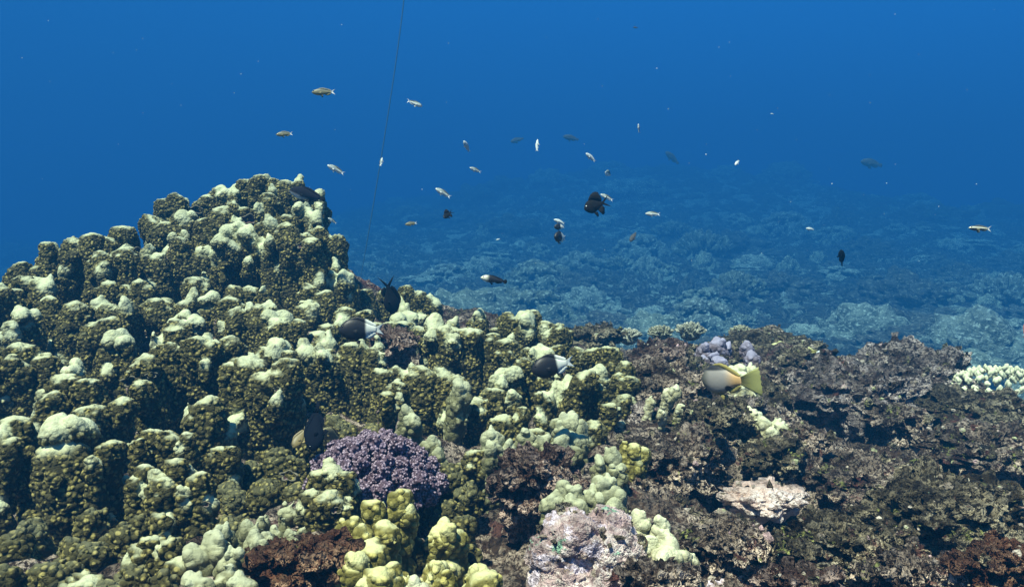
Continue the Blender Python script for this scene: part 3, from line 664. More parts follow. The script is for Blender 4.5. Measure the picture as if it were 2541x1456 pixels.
rock(1640, 1010, 2.4, 190, 200, 0, 'rock', 'knobbly pinkish brown rock right of the olive lobes', rz=.3)
rock(1770, 1080, 2.15, 250, 160, 2, 'rock2', 'brown rock under the string of pale beads', rz=1.0)
rock(1660, 1170, 1.9, 260, 170, 1, 'rock', 'wide mottled brown rock beside the bell shaped coral', rz=.1)
rock(1330, 1215, 1.62, 230, 200, 2, 'maroon', 'hanging reddish brown rock with frilly crusts over the dark hole', rz=.8, depth=.7)
def lumpy_rock(px, py, D, wpx, hpx, n, mat, label, sd):
    r_ = random.Random(sd)
    W, H = wpx * pxm(D) / 2, hpx * pxm(D)
    B = [(0, 0, -H * .1, W * .8, W * .6, H * .85), (0, 0, -H, W * .9, W * .7, H)]
    for k in range(n):
        zc = r_.uniform(-.5, 1); a = r_.uniform(0, 6.283); s_ = math.sqrt(1 - zc * zc); q = r_.uniform(.013, .032)
        B.append((math.cos(a) * s_ * W * .86, math.sin(a) * s_ * W * .65, -H * .1 + zc * H * .86, q, q, q * r_.uniform(.8, 1.3)))
    V, Q = blobs_mesh(B, 2)
    me = remesh(V, Q, .0034, 2)
    C = coords(me); N = vnormals(me)
    C = C + N * (0.008 * fbm(C * 30, 3, 3)[:, None])
    me.vertices.foreach_set('co', C.astype(np.float32).ravel()); me.update(); me.materials.append(M[mat]); me.name = 'reef_boulder'
    o = link('reef_boulder', me, None, tuple(at(px, py, D)))
    tag(o, label, 'rock', 'encrusted rocks on the near reef')
lumpy_rock(1455, 1390, 1.32, 290, 150, 130, 'pinkrock', 'pale pink and mint crusted rock of rounded lumps at bottom centre', 3)
rock(1890, 1240, 1.72, 190, 70, 0, 'palepink', 'bare pale pink rock patch among the brown rocks', rz=.6, sub=1)
rock(760, 1400, 1.2, 250, 120, 1, 'rust', 'rust brown algae covered rock at the bottom left of centre', rz=.2, depth=.6)
rock(2080, 1380, 1.35, 330, 170, 2, 'rock2', 'shaggy dark rock at the bottom right of centre', rz=2.2)
rock(2350, 1290, 1.55, 360, 190, 0, 'rock2', 'dark olive turf rock with deep shadow under it at lower right', rz=1.2)
rock(2480, 1420, 1.2, 220, 150, 1, 'rust', 'reddish rock in the bottom right corner', rz=.9, depth=.6)
rock(2150, 1190, 1.95, 300, 90, 3, 'rock', 'flat pale flecked ledge in the middle of the right side', rz=.5)
rock(2450, 1130, 2.2, 300, 120, 3, 'rock', 'ragged ledge running to the right edge', rz=1.5)
rock(2420, 1030, 2.7, 260, 120, 1, 'rock2', 'olive brown rock below the white finger coral', rz=2.5, sub=1)
rock(1980, 1130, 2.3, 200, 110, 4, 'rock2', 'dark rock with fine honeycomb surface right of the pale beads', rz=.3, sub=1)
rock(1800, 1370, 1.4, 200, 150, 3, 'rock', 'brown rock right of the falling pale green ridge', rz=.2)
rock(1620, 1440, 1.2, 170, 90, 0, 'rock', 'dark brown lump at the bottom edge right of the pink crusted rock', rz=.2, sub=1)
rock(1990, 1450, 1.12, 200, 70, 4, 'maroon', 'rounded maroon lump cut by the bottom edge', rz=.2, sub=1)
rock(980, 860, 2.6, 110, 90, 2, 'maroon', 'dark red crusted rock between the squared block and the wedge shaped mass', rz=.2, sub=1)
rock(1470, 840, 3.5, 140, 60, 1, 'rock2', 'low grey rock at the reef edge behind the twin coral heads', rz=.2, sub=1)
rock(1570, 1230, 1.75, 100, 120, 2, 'rock', 'small brown rock right of the bell shaped coral', rz=.9, sub=1)
rock(2250, 1430, 1.25, 220, 110, 0, 'rock', 'rough tan rock at the bottom edge left of the reddish corner rock', rz=.4)



LAND = [(2225, 960, 'big craggy boulder'), (2120, 1010, 'lacy grey mass'), (1640, 915, 'maroon mound'), (1900, 885, 'long sloping rock'), (1905, 1035, 'pale bead corals'), (1890, 1240, 'bare pale pink patch'),
        (1808, 946, 'yellow tailed fish'), (2480, 1420, 'reddish corner rock'), (1455, 1390, 'pink crusted rock'), (2480, 985, 'white finger coral'), (1516, 1130, 'ribbed conical coral'), (1660, 1340, 'falling pale green ridge'), (1990, 1450, 'maroon bottom lump'), (2350, 1290, 'dark olive turf rock')]
def place_words(px, py, L_=None):
    x, y, nm = min(L_ or LAND, key=lambda q: (q[0] - px) ** 2 + 2 * (q[1] - py) ** 2)
    dx, dy = px - x, py - y
    d = math.hypot(dx, dy)
    far = 'just ' if d < 60 else ('well ' if d > 150 else '')
    if abs(dx) > 2 * abs(dy): w = 'right of' if dx > 0 else 'left of'
    elif abs(dy) > 2 * abs(dx): w = 'below' if dy > 0 else 'above'
    else: w = ('below ' if dy > 0 else 'above ') + 'and ' + ('right of' if dx > 0 else 'left of')
    return far + w + ' the ' + nm
def to_px(p):
    p = np.asarray(p, float)
    f = p[1] * cP + p[2] * sP; u = p[0]; v = -p[1] * sP + p[2] * cP
    return 1270.5 + F * u / f, 728 - F * v / f
# smaller stones wedged between the named rocks
SMALL = []
for i in range(10):
    me = rock_mesh(30 + i, 5, (.2, .35, .28)[i % 3], (.28, .34, .4)[i % 3], 0.12)
    me.name = 'reef_stone'
    me.transform(Matrix.Diagonal((.085, .075, .06 + .01 * (i % 3), 1)))
    me.materials.append(M[('rock', 'rock2', 'lace', 'maroon', 'rock', 'rock2', 'rock', 'lace', 'rock2', 'pinkrock')[i]])
    SMALL.append(me)
STONE_LABEL = {'rock': 'mottled brown stone', 'rock2': 'olive turf covered stone', 'lace': 'grey crusted stone', 'maroon': 'dark maroon stone', 'pinkrock': 'pale pinkish stone'}
r_ = random.Random(12)
placed = 0
for i in range(900):
    px, py = r_.uniform(1560, 2600), r_.uniform(800, 1470)
    if px < 1760 and py > 1180: continue
    t = (py - 800) / 660
    D = 3.9 - 3.6 * t + 1.0 * t * t
    p = at(px, py, D)
    z = float(reef_zz(np.array([p[0]]), np.array([p[1]]))[0])
    if abs(z - p[2]) > 0.25: continue
    k = r_.randrange(10)
    if k == 9 and r_.random() < .6: k = 0
    me = SMALL[k]
    sc = r_.uniform(.35, .8) * (0.35 + 0.35 * D)
    o = link('reef_stone', me, None, (p[0], p[1], z + .01), (r_.uniform(-.3, .3), r_.uniform(-.3, .3), r_.uniform(0, 6.28)), (sc, sc, sc * r_.uniform(.8, 1.3)))
    kd = [q for q in M if M[q] == me.materials[0]][0]
    tag(o, ('large ' if sc * D > .9 else 'small ') + STONE_LABEL[kd] + ' ' + place_words(*to_px((p[0], p[1], z + .02))), 'rock', {'rock': 'brown stones', 'rock2': 'olive stones', 'lace': 'grey lilac stones', 'maroon': 'maroon stones', 'pinkrock': 'pale pink stones'}[kd] + ' on the reef flat')
    placed += 1
    if placed >= 100: break

# rubble and tufts that nobody could count
def scatter_mesh(name, pts, sizes, mat, sub=1, sd=0, flat=.7, spike=0.35):
    V, Q = ico(sub)
    rg = np.random.RandomState(sd)
    n = len(pts)
    A = rg.uniform(0, 6.283, n); c, s_ = np.cos(A), np.sin(A)
    st = rg.uniform(.6, 1.3, (n, 3)); st[:, 2] *= flat
    VV = V[None] * (1 + rg.uniform(-spike, spike, (n, len(V), 1))) * st[:, None] * sizes[:, None, None]
    X = VV[..., 0] * c[:, None] - VV[..., 1] * s_[:, None]; Y = VV[..., 0] * s_[:, None] + VV[..., 1] * c[:, None]
    VV = np.stack([X, Y, VV[..., 2]], 2) + pts[:, None]
    QQ = Q[None] + (np.arange(n) * len(V))[:, None, None]
    return mesh(name, VV.reshape(-1, 3), QQ.reshape(-1, 3), mat)
rg = np.random.RandomState(3)
def reef_scatter(n, xr=(0.0, 3.2), yr=(1.0, 4.4)):
    X = rg.uniform(*xr, n); Y = rg.uniform(*yr, n)
    keep = (X > 0.12 * Y - 0.15) & (np.abs(X) < Y * .72 + .1)
    X, Y = X[keep], Y[keep]
    return np.stack([X, Y, reef_zz(X, Y)], 1)
M['bits'] = rock_mat('pale_coral_bits', (0.20, 0.16, 0.12), (0.36, 0.30, 0.24), (0.62, 0.56, 0.48), [((0.35, 0.38, 0.2), 6.0, .55), ((0.5, .34, .36), 4.0, .58)], 0.25)
bpy.context.view_layer.update()
_dg = bpy.context.evaluated_depsgraph_get()
def drop(P):
    out = []
    for x, y, z in P:
        ok, loc, nor, idx, ob, mt = SC.ray_cast(_dg, Vector((x, y, 0.3)), Vector((0, 0, -1)))
        if ok and ob.name.split('.')[0] in ('reef_boulder', 'reef_stone', 'reef_rock') and nor.z > .25: out.append(loc[:])
    return np.array(out)
P = drop(reef_scatter(4200))
tag(link('coral_rubble', scatter_mesh('coral_rubble', P, .003 + .008 * rg.uniform(0, 1, len(P)) ** 2, M['bits'], 1, 5, .9, .45)), kind='stuff')
P = drop(reef_scatter(3200))
tag(link('algae_turf', scatter_mesh('algae_turf', P, rg.uniform(.004, .012, len(P)), M['rock2'], 1, 6, 1.0, .5)), kind='stuff')

# ------------------------------------------------------------------ corals on the far seabed
def ground_at(px, py, dz=0.0):
    Ds = np.geomspace(6.5, 72, 500)
    P = np.array([at(px, py, d) for d in Ds])
    z = seabed_z(P[:, 0], P[:, 1]) + dz
    i = np.argmax(P[:, 2] <= z)
    return P[i], Ds[i]
def blob_unit(sd, n, spread, q0, q1, vox=.05, zmin=0.0, sm=1, tall=1.0):
    r_ = random.Random(sd)
    B = [(0, 0, 0, .75 * spread, .75 * spread, .6)]
    for k in range(n):
        zc = r_.uniform(zmin, 1); a = r_.uniform(0, 6.283); s_ = math.sqrt(max(0, 1 - zc * zc)); q = r_.uniform(q0, q1)
        B.append((math.cos(a) * s_ * spread * .85, math.sin(a) * s_ * spread * .85, zc * .75, q, q, q * tall))
    V, Q = blobs_mesh(B, 2)
    return remesh(V, Q, vox, sm)
def bush_unit(sd, n=110):
    r_ = random.Random(sd)
    VV, QQ = [], []
    k6 = 6; off = 0
    B = blobs_mesh([(0, 0, 0, .6, .6, .38)], 2); VV.append(B[0]); QQ += [tuple(q) for q in B[1]]; off = len(B[0])
    for k in range(n):
        zc = r_.uniform(.12, 1); a = r_.uniform(0, 6.283); s_ = math.sqrt(1 - zc * zc)
        d = Vector((math.cos(a) * s_, math.sin(a) * s_, zc + .25)).normalized()
        p0 = Vector((d.x * .45, d.y * .45, d.z * .25)); p1 = Vector((d.x * r_.uniform(.85, 1.05), d.y * r_.uniform(.85, 1.05), d.z * r_.uniform(.65, .8)))
        u = d.orthogonal().normalized(); w = d.cross(u)
        ring = []
        for (p, q) in ((p0, .075), (p1, .06), (p1 + d * .05, .03)):
            for j in range(k6):
                t = j * 6.283 / k6; ring.append(p + u * math.cos(t) * q + w * math.sin(t) * q)
        VV.append(np.array([v[:] for v in ring]))
        for l in range(2):
            for j in range(k6):
                QQ.append((off + l * k6 + j, off + l * k6 + (j + 1) % k6, off + (l + 1) * k6 + (j + 1) % k6, off + (l + 1) * k6 + j))
        QQ.append(tuple(off + 2 * k6 + j for j in range(k6)))
        off += 3 * k6
    return mesh('bush', np.concatenate(VV), QQ)
def far_mat(name, a, b, c, disp):
    m, g = newmat(name, 'BOTH')
    tc = g('TexCoord').outputs['Object']
    n = g.noise(tc, 3.0, 5.0, .7); n2 = g.noise(tc, 11.0, 4.0, .7)
    nz = g('SeparateXYZ', {0: g('NewGeometry').outputs['Normal']}).outputs[2]
    col = g.mix(g.ramp(n, .4, .6), a, b)
    col = g.mix(g.ramp(n2, .52, .64), col, c)
    h = g.math('ADD', g.math('MULTIPLY', g.math('SUBTRACT', n2, .5), disp), g.math('MULTIPLY', g.math('SUBTRACT', n, .5), disp * 1.5))
    g.out(col, .9, h, .1)
    return m
FM = {'dark': far_mat('far_dark_rock', (.035, .032, .028), (.10, .09, .07), (.30, .28, .22), .22),
      'mid': far_mat('far_olive_coral', (.08, .085, .06), (.22, .22, .15), (.56, .55, .44), .15),
      'pale': far_mat('far_pale_coral', (.10, .105, .08), (.28, .285, .22), (.62, .62, .52), .20)}
def var(me, mk):
    m2 = me.copy(); m2.materials.append(FM[mk]); return m2
_dome = rock_mesh(51, 4, .05, .07); _crag = rock_mesh(52, 5, .22, .22); _crag2 = rock_mesh(53, 5, .30, .16)
_lump = blob_unit(61, 34, .95, .12, .24); _cauli = blob_unit(62, 90, 1.0, .07, .12, .04, .0, 0); _tall = blob_unit(63, 26, .7, .14, .24, .05, -.2, 1, 1.6)
_bush = bush_unit(64); _plate = blob_unit(65, 24, 1.25, .10, .3, .05, .5, 1, .35)
FK = {'dome': [var(_dome, 'mid'), var(_dome, 'pale')], 'crag': [var(_crag, 'dark'), var(_crag2, 'dark')], 'lump': [var(_lump, 'mid'), var(_lump, 'pale')],
      'cauli': [var(_cauli, 'pale'), var(_cauli, 'mid')], 'tall': [var(_tall, 'mid'), var(_tall, 'dark')], 'bush': [var(_bush, 'pale'), var(_bush, 'mid')], 'plate': [var(_plate, 'mid'), var(_plate, 'pale')]}
NM = {'dome': 'dome_coral', 'crag': 'reef_boulder', 'lump': 'lumpy_coral', 'cauli': 'cauliflower_coral', 'tall': 'column_coral', 'bush': 'branching_coral', 'plate': 'plate_coral'}
def far_coral(kind, v, p, size, hr, label, group=None, rz=0.0, z=None):
    o = link(NM[kind], FK[kind][v % 2], None, (p[0], p[1], p[2] if z is None else z), (0, 0, rz), (size / 2, size / 2, size / 2 * hr))
    tag(o, label, 'rock' if kind == 'crag' else 'coral', group)
    return o
BG = """dome 0 1750 650 58 1.1|tall pointed coral head leaning in the hazy middle distance
lump 1 1608 655 92 .8|bommie with pale crown and dark undercut side in the blue distance
tall 1 1706 704 60 .9|dark cone shaped coral head left of the cauliflower shelf
cauli 0 1766 740 92 .7|pale cauliflower coral shelf on the blue seabed
bush 0 1826 722 84 .7|fan of fine branching coral beside the cauliflower shelf
lump 1 1708 774 64 .8|frilly white rounded coral head just beyond the near reef
plate 0 1866 745 62 .6|ring shaped olive coral plate right of the branching fan
dome 1 1626 770 46 .7|low pale coral dome left of the frilly white head
dome 0 2028 640 36 1.2|small square shouldered dome coral left of the black and white striped fish
lump 1 1592 570 34 .8|tiny pale coral head above the faint dark fish
lump 1 1560 578 42 .6|whitish coral lumps left of the tiny pale head
dome 0 1874 575 62 .6|broad smooth coral dome in the far haze
dome 0 2082 578 72 .6|second broad coral dome further right in the far haze
tall 0 2050 604 34 1.0|short column coral in front of the further right haze dome
dome 0 2454 752 60 .9|olive dome coral on the open seabed at far right
lump 1 2289 740 24 .8|little white coral lump on the open seabed
dome 1 2350 815 52 .8|pale rounded coral joined to a darker one near the craggy boulder
dome 0 2383 800 34 1.1|small round coral ball on top of the pale rounded coral
dome 0 2404 835 58 .9|dark dome coral behind the craggy boulder
lump 1 2122 824 62 .6|turquoise white coral patch left of the craggy boulder
plate 1 2050 790 60 .3|flat pale patch of plate coral on the sand
tall 0 1956 655 72 .8|cluster of short coral columns in the hazy middle distance
plate 1 2082 672 96 .6|pale topped ledge with deep shadow below the upright dark fish
bush 0 1338 750 92 .6|stubby branching coral behind the twin coral heads
dome 0 1292 737 32 1.0|smooth small dome left of the stubby branching coral
bush 1 1450 792 84 .6|dark fine branched coral behind the reef edge at centre
plate 1 1110 732 34 .5|pale coral scrap right of the upright dark fish
tall 0 1198 576 52 .9|long humped coral head in the haze left of centre
lump 1 1026 545 72 .7|pale lumps on the hazy slope near the mooring rope
lump 0 1338 618 72 .7|low lumpy coral right below the hump in the haze
plate 1 1050 690 88 .5|broken pale plate corals on the slope left of the black wrasse
plate 1 1135 684 60 .5|small pale plate coral above the black wrasse
cauli 1 1500 762 84 .6|brownish cauliflower coral on the seabed at centre
crag 0 1420 700 110 .5|dark crag in the middle of the seabed
crag 1 1930 700 130 .5|dark undercut ledge right of the branching fan
crag 0 2230 720 170 .5|long dark ledge on the right seabed
crag 1 2150 610 120 .5|low dark outcrop in the right haze
cauli 0 1660 742 60 .7|pale cauliflower coral left of the dark cone
crag 0 1270 560 120 .5|dark outcrop in the haze above the black wrasse
crag 1 1820 600 150 .45|dark hollow outcrop under the broad haze dome
lump 0 2440 690 80 .6|lumpy coral at the right in the haze
plate 0 2330 700 90 .4|olive plate coral on the right seabed
cauli 0 2290 640 60 .6|pale cauliflower coral far right in the haze"""
SHORT = ['tall pointed head', 'bommie with pale crown', 'dark cone coral', 'cauliflower shelf', 'fine branching fan', 'frilly white head', 'ring shaped plate', 'low pale dome', 'small square dome', 'tiny pale head', 'whitish lumps', 'broad haze dome', 'further haze dome', 'short haze column', 'olive dome',
 'little white lump', 'pale rounded coral', 'small coral ball', 'dark dome', 'turquoise white patch', 'flat pale patch', 'hazy column cluster', 'pale topped ledge', 'stubby branching coral', 'smooth small dome', 'dark fine branched coral', 'pale coral scrap', 'long humped head', 'pale slope lumps', 'low lumpy coral', 'broken pale plates',
 'small pale plate', 'brownish cauliflower coral', 'middle dark crag', 'dark undercut ledge', 'long dark ledge', 'low dark outcrop', 'left pale cauliflower', 'hazy outcrop', 'dark hollow outcrop', 'right lumpy coral', 'right olive plate', 'far right cauliflower']
FAR_LAND = []
for i, ln in enumerate(BG.split('\n')):
    a_, lab = ln.split('|')
    kind, v, px, py, w, hr = a_.split()
    px, py, w, hr = float(px), float(py), float(w), float(hr)
    FAR_LAND.append((px, py, SHORT[i]))
    p, D = ground_at(px, py + w * hr * .35)
    far_coral(kind, int(v), p, w * pxm(D) * 1.05, hr * 1.3, lab, 'coral heads and rocks scattered on the far seabed', i * 1.3)
r_ = random.Random(77)
FL = {'dome': 'coral head', 'crag': 'dark craggy rock', 'lump': 'lumpy coral', 'cauli': 'cauliflower coral',
      'tall': 'columned coral', 'bush': 'coral bush', 'plate': 'plate coral'}
def lab_far(kind, v, size, D, x):
    tone = ('dull' if kind in ('dome', 'lump', 'plate', 'tall') else 'dark') if v == 0 else 'pale'
    if kind in ('cauli', 'bush'): tone = 'pale' if v == 0 else 'olive'
    if kind == 'crag': return ('large' if size > .7 else 'small') + ' ' + FL[kind]
    if kind == 'tall' and v: tone = 'dark'
    return ('large ' if size > .7 else 'small ') + tone + ' ' + FL[kind]
n = 0
while n < 290:
    D = 9.0 * (60 / 9.0) ** r_.random() if r_.random() < .8 else r_.uniform(9, 17)
    u = r_.uniform(-.68, .68)
    x = u * D
    if u < -.22 and D < 15: continue
    kind = r_.choices(['dome', 'crag', 'lump', 'cauli', 'tall', 'bush', 'plate'], [2.5, 4.0, 3.2, 2.4, 1.8, 1.6, .7])[0]
    v = r_.randrange(2)
    if kind == 'plate' and D > 12: v = 0
    size = (0.33 + 0.92 * r_.random() ** 2.2) * (1 + D / 30)
    z = float(seabed_z([x], [D])[0])
    hr = {'dome': .8, 'crag': .6, 'lump': .7, 'cauli': .8, 'tall': .9, 'bush': .9, 'plate': .5}[kind] * r_.uniform(.7, 1.2)
    lb = lab_far(kind, v, size, D, u)
    qx, qy = to_px((x, D, z + size * hr * .2))
    far_coral(kind, v, (x, D, z), size, hr, lb + ' ' + place_words(qx, qy, FAR_LAND), 'coral heads and rocks scattered on the far seabed', r_.uniform(0, 6))
    n += 1
N_ = 24000
Dd = 7.4 * (64 / 7.4) ** rg.uniform(0, 1, N_); Xx = rg.uniform(-.66, .68, N_) * Dd
P = np.stack([Xx, Dd, seabed_z(Xx, Dd)], 1)
sz = rg.uniform(.022, .07, N_) * (0.7 + Dd / 11)
dk = rg.uniform(0, 1, N_) < .7
tag(link('seabed_rubble', scatter_mesh('seabed_rubble', P[dk], sz[dk] * 1.4, FM['dark'], 1, 8, .6, .3)), kind='stuff')
tag(link('pale_seabed_rubble', scatter_mesh('pale_seabed_rubble', P[~dk], sz[~dk] * .8, FM['pale'], 1, 9, .7, .4)), kind='stuff')

# bushy corals along the crest of the near reef
for i, (px, py, D_, w, v, lab) in enumerate(((1478, 832, 3.75, 90, 1, 'grey green bushy coral at the reef edge behind the yellow olive lobes'), (1560, 822, 3.7, 80, 0, 'fine branched pale coral at the reef edge left of the maroon mound'),
        (1640, 815, 3.7, 80, 1, 'olive bushy coral directly behind the maroon mound'), (1712, 808, 3.75, 90, 0, 'pinkish grey bushy coral behind the lilac lumps'), (1840, 815, 3.8, 80, 1, 'bushy coral on the crest of the long sloping rock'),
        (1420, 862, 3.5, 60, 0, 'small branching coral in the gap right of the twin coral heads'))):
    far_coral('bush', v, at(px, py + w * .25, D_), w * pxm(D_), .9, lab, 'bushy corals along the reef crest', i * 1.1)

# white finger coral on the right edge of the near reef
fc = at(2480, 985, 2.9)
root = link('finger_coral', None, None, tuple(fc))
tag(root, 'white stubby finger coral spreading at the right edge of the near reef', 'coral')
fb = blob_unit(91, 7, .55, .28, .42, .09, .3, 2, 1.2); fb.name = 'finger'
fb.materials.append(M['cream']); fattr(fb, 'tip', np.ones(len(fb.vertices)))
r_ = random.Random(5)
for i in range(95):
    a = i * 2.39996; q = math.sqrt((i + .5) / 95)
    x, y = math.cos(a) * q * .20, math.sin(a) * q * .20
    link('finger', fb, root, (x, y, .10 * (1 - q * q) + r_.uniform(-.008, .008)), (r_.uniform(-.3, .3) , r_.uniform(-.3, .3) + x * 2.2, r_.uniform(0, 6)), (r_.uniform(.013, .019),) * 2 + (r_.uniform(.016, .026),))

# boring clams set in the coral: wavy pale shell rim round a dark mantle
def clam_meshes():
    V, Fc = [], []
    n, m = 28, 6
    for i in range(n):
        a = i * 6.28318 / n
        R_ = 1 + .16 * math.sin(5 * a) + .06 * math.sin(9 * a + 1)
        for j in range(m):
            b = j * 6.28318 / m
            q = .17
            V.append(((R_ + q * math.cos(b)) * math.cos(a), (R_ + q * math.cos(b)) * math.sin(a) * .55, q * math.sin(b) + .12 * math.sin(5 * a)))
    for i in range(n):
        for j in range(m):
            Fc.append((i * m + j, ((i + 1) % n) * m + j, ((i + 1) % n) * m + (j + 1) % m, i * m + (j + 1) % m))
    rim = mesh('shell_rim', V, Fc, simple('pale_shell_rim', (.15, .14, .10), .8, .2, .4, 3))
    V = [(0, 0, -.35)]; Fc = []
    for k, q in enumerate((.45, .98)):
        for i in range(n):
            a = i * 6.28318 / n; R_ = (1 + .16 * math.sin(5 * a) + .06 * math.sin(9 * a + 1)) * q
            V.append((R_ * math.cos(a), R_ * math.sin(a) * .55, -.2 if k == 0 else 0))
    for i in range(n):
        Fc.append((0, 1 + i, 1 + (i + 1) % n)); Fc.append((1 + i, 1 + n + i, 1 + n + (i + 1) % n, 1 + (i + 1) % n))
    man = mesh('mantle', V, Fc, simple('dark_maroon_mantle', (.06, .018, .022), .5, .4, .5, 4))
    return rim, man
RIM, MAN = clam_meshes()
bpy.context.view_layer.update()
dg = bpy.context.evaluated_depsgraph_get()
def hit(px, py):
    p = at(px, py, 1.0); d = Vector(p).normalized()
    ok, loc, nor, idx, ob, mt = SC.ray_cast(dg, Vector((0, 0, 0)), d)
    return (loc, nor) if ok else (None, None)
for (px, py, w, where) in ((330, 945, 46, 'on the ragged mass left of the wide column'), (620, 545, 40, 'in the middle of the tall mound'), (468, 1275, 26, 'on the right foot of the forked cluster'), (400, 1262, 22, 'on the left foot of the forked cluster'),
                        (508, 1250, 26, 'at the right edge of the forked cluster'), (690, 965, 20, 'on the rugged tower'), (490, 520, 34, 'near the crest of the tall mound'), (720, 1180, 44, 'left of the purple coral'), (375, 930, 26, 'above the ragged mass'),
                        (835, 1265, 28, 'below the white capped lobe'), (170, 1395, 40, 'low at the bottom left'), (285, 1385, 40, 'in the dark bottom left gap'), (750, 610, 26, 'on the right flank of the tall mound'), (340, 625, 34, 'on the left flank of the tall mound')):
    loc, nor = hit(px, py)
    if loc is None: continue
    D = loc.y
    z = nor.lerp(Vector((0, -1, .2)), .5).normalized()
    q = z.to_track_quat('Z', 'Y').to_euler()
    root = link('boring_clam', None, None, loc + z * (w * .12 * pxm(D)), q, (w / 2 * pxm(D),) * 3)
    tag(root, 'wavy edged dark clam opening ' + where, 'clam', 'clams bored into the lobed coral')
    link('shell_rim', RIM, root); link('mantle', MAN, root)

# ------------------------------------------------------------------ fish
def prof(s_, pts):
    return float(np.interp(s_, [p[0] for p in pts], [p[1] for p in pts]))
def smooth_prof(pts, n):
    xs_ = np.linspace(0, 1, n)
    P = np.interp(xs_, [p[0] for p in pts], [p[1] for p in pts])
    for _ in range(2):
        P[1:-1] = (P[:-2] + 2 * P[1:-1] + P[2:]) / 4
    return xs_, P
def fish_body(top, bot, wid, n=22, m=14, x0=-.5, x1=.34, bend=0.0):
    """head at -X; top/bot/wid: outline points along the body"""
    xs_, T = smooth_prof(top, n); _, B = smooth_prof(bot, n); _, Wd = smooth_prof(wid, n)
    V, Fc = [], []
    for i in range(n):
        x = x0 + (x1 - x0) * (xs_[i] ** 1.15)
        zc = (T[i] + B[i]) / 2; zh = (T[i] - B[i]) / 2
        yc = bend * max(0, x) ** 2 * 4
        for j in range(m):
            a = j * 6.28318 / m
            V.append((x, yc + Wd[i] * math.sin(a), zc + zh * math.cos(a)))
    for i in range(n - 1):
        for j in range(m):
            Fc.append((i * m + j, i * m + (j + 1) % m, (i + 1) * m + (j + 1) % m, (i + 1) * m + j))
    Fc.append(tuple(range(m - 1, -1, -1))); Fc.append(tuple((n - 1) * m + j for j in range(m)))
    return V, Fc
def fin(root_pts, tip_pts, th=.006, yb=0.0, ridge=True, tilt=0.0):
    """a rayed membrane between a root line and a tip line (lists of x,z), with real thickness and raised rays"""
    k = len(root_pts); V, Fc = [], []
    sub = 3
    N_ = (k - 1) * sub + 1
    def ip(P, t):
        f = t * (k - 1); i = min(int(f), k - 2); f -= i
        return (P[i][0] * (1 - f) + P[i + 1][0] * f, P[i][1] * (1 - f) + P[i + 1][1] * f)
    for i in range(N_):
        t = i / (N_ - 1); r0 = ip(root_pts, t); r1 = ip(tip_pts, t)
        q = 1.5 if (ridge and i % 2 == 0) else .55
        for (u, w) in ((0, 1.0), (.55, .8), (1, .3)):
            x = r0[0] * (1 - u) + r1[0] * u; z = r0[1] * (1 - u) + r1[1] * u
            if u == 1 and ridge and i % 2 == 1: x = r0[0] * .05 + r1[0] * .95; z = r0[1] * .05 + r1[1] * .95
            yy = yb + tilt * u
            V.append((x, yy - th * w * q / 2, z)); V.append((x, yy + th * w * q / 2, z))
    c = 6
    for i in range(N_ - 1):
        a, b = i * c, (i + 1) * c
        for l in (0, 2):
            Fc.append((a + l, b + l, b + l + 2, a + l + 2)); Fc.append((a + l + 1, a + l + 3, b + l + 3, b + l + 1))
        Fc.append((a + 4, b + 4, b + 5, a + 5)); Fc.append((a, a + 1, b + 1, b))
    Fc.append((0, 2, 3, 1)); Fc.append((2, 4, 5, 3)); e = (N_ - 1) * c
    Fc.append((e, e + 1, e + 3, e + 2)); Fc.append((e + 2, e + 3, e + 5, e + 4))
    return V, Fc
def fish_mat(name, fn, rough=.45, spec=.5):
    m, g = newmat(name)
    tc = g('TexCoord').outputs['Object']
    sp = g('SeparateXYZ', {0: tc})
    X, Z = sp.outputs[0], sp.outputs[2]
    c = fn(g, tc, X, Z)
    v = g.vor(g('Mapping', {'Vector': tc, 'Scale': (1, .3, 1)}).outputs[0], 42.0).outputs['Distance']
    h = g.math('MULTIPLY', v, .0012)
    g.out(c, rough, h, spec)
    return m
def grad(g, v, a, b, c0, c1): return g.mix(g.ramp(v, a, b), c0, c1)
def m_silver(g, tc, X, Z):
    c = grad(g, Z, -.02, .10, (.62, .67, .66), (.22, .27, .24))
    c = g.mix(g.ramp(g.noise(tc, 9, 3), .5, .7), c, (.62, .66, .58))
    return g.mix(g.ramp(X, .30, .36), c, (.82, .86, .86))
def m_gold(g, tc, X, Z):
    c = grad(g, Z, -.10, .12, (.30, .27, .12), (.09, .10, .09))
    c = g.mix(g.ramp(g.noise(tc, 14, 2), .5, .6), c, (.18, .17, .09))
    return g.mix(g.ramp(X, .28, .36), c, (.68, .72, .72))
def m_bicolor(g, tc, X, Z):
    n = g.math('ADD', X, g.math('MULTIPLY', g.math('SUBTRACT', g.noise(tc, 6, 2), .5), .05))
    return g.mix(g.ramp(X, .28, .50), grad(g, n, .06, .13, (.012, .012, .014), (.60, .64, .58)), (.34, .40, .46))
def m_black(g, tc, X, Z): return g.mix(g.noise(tc, 8, 3), (.006, .007, .009), (.018, .018, .020))
def m_navy(g, tc, X, Z): return g.mix(g.noise(tc, 8, 3), (.003, .005, .010), (.007, .010, .018))
def m_wrasse(g, tc, X, Z):
    return grad(g, X, -.34, -.16, (.66, .66, .54), (.014, .014, .018))
def m_twotone(g, tc, X, Z):
    return grad(g, g.math('SUBTRACT', Z, g.math('MULTIPLY', X, -.15)), -.16, -.06, (.40, .44, .48), (.014, .014, .020))
def m_stripe(g, tc, X, Z):
    w = g('TexWave', {'Vector': tc, 'Scale': 9.0, 'Distortion': .6}, wave_type='BANDS', bands_direction='Z').outputs['Color']
    return g.mix(w, (.34, .32, .16), (.06, .055, .03))
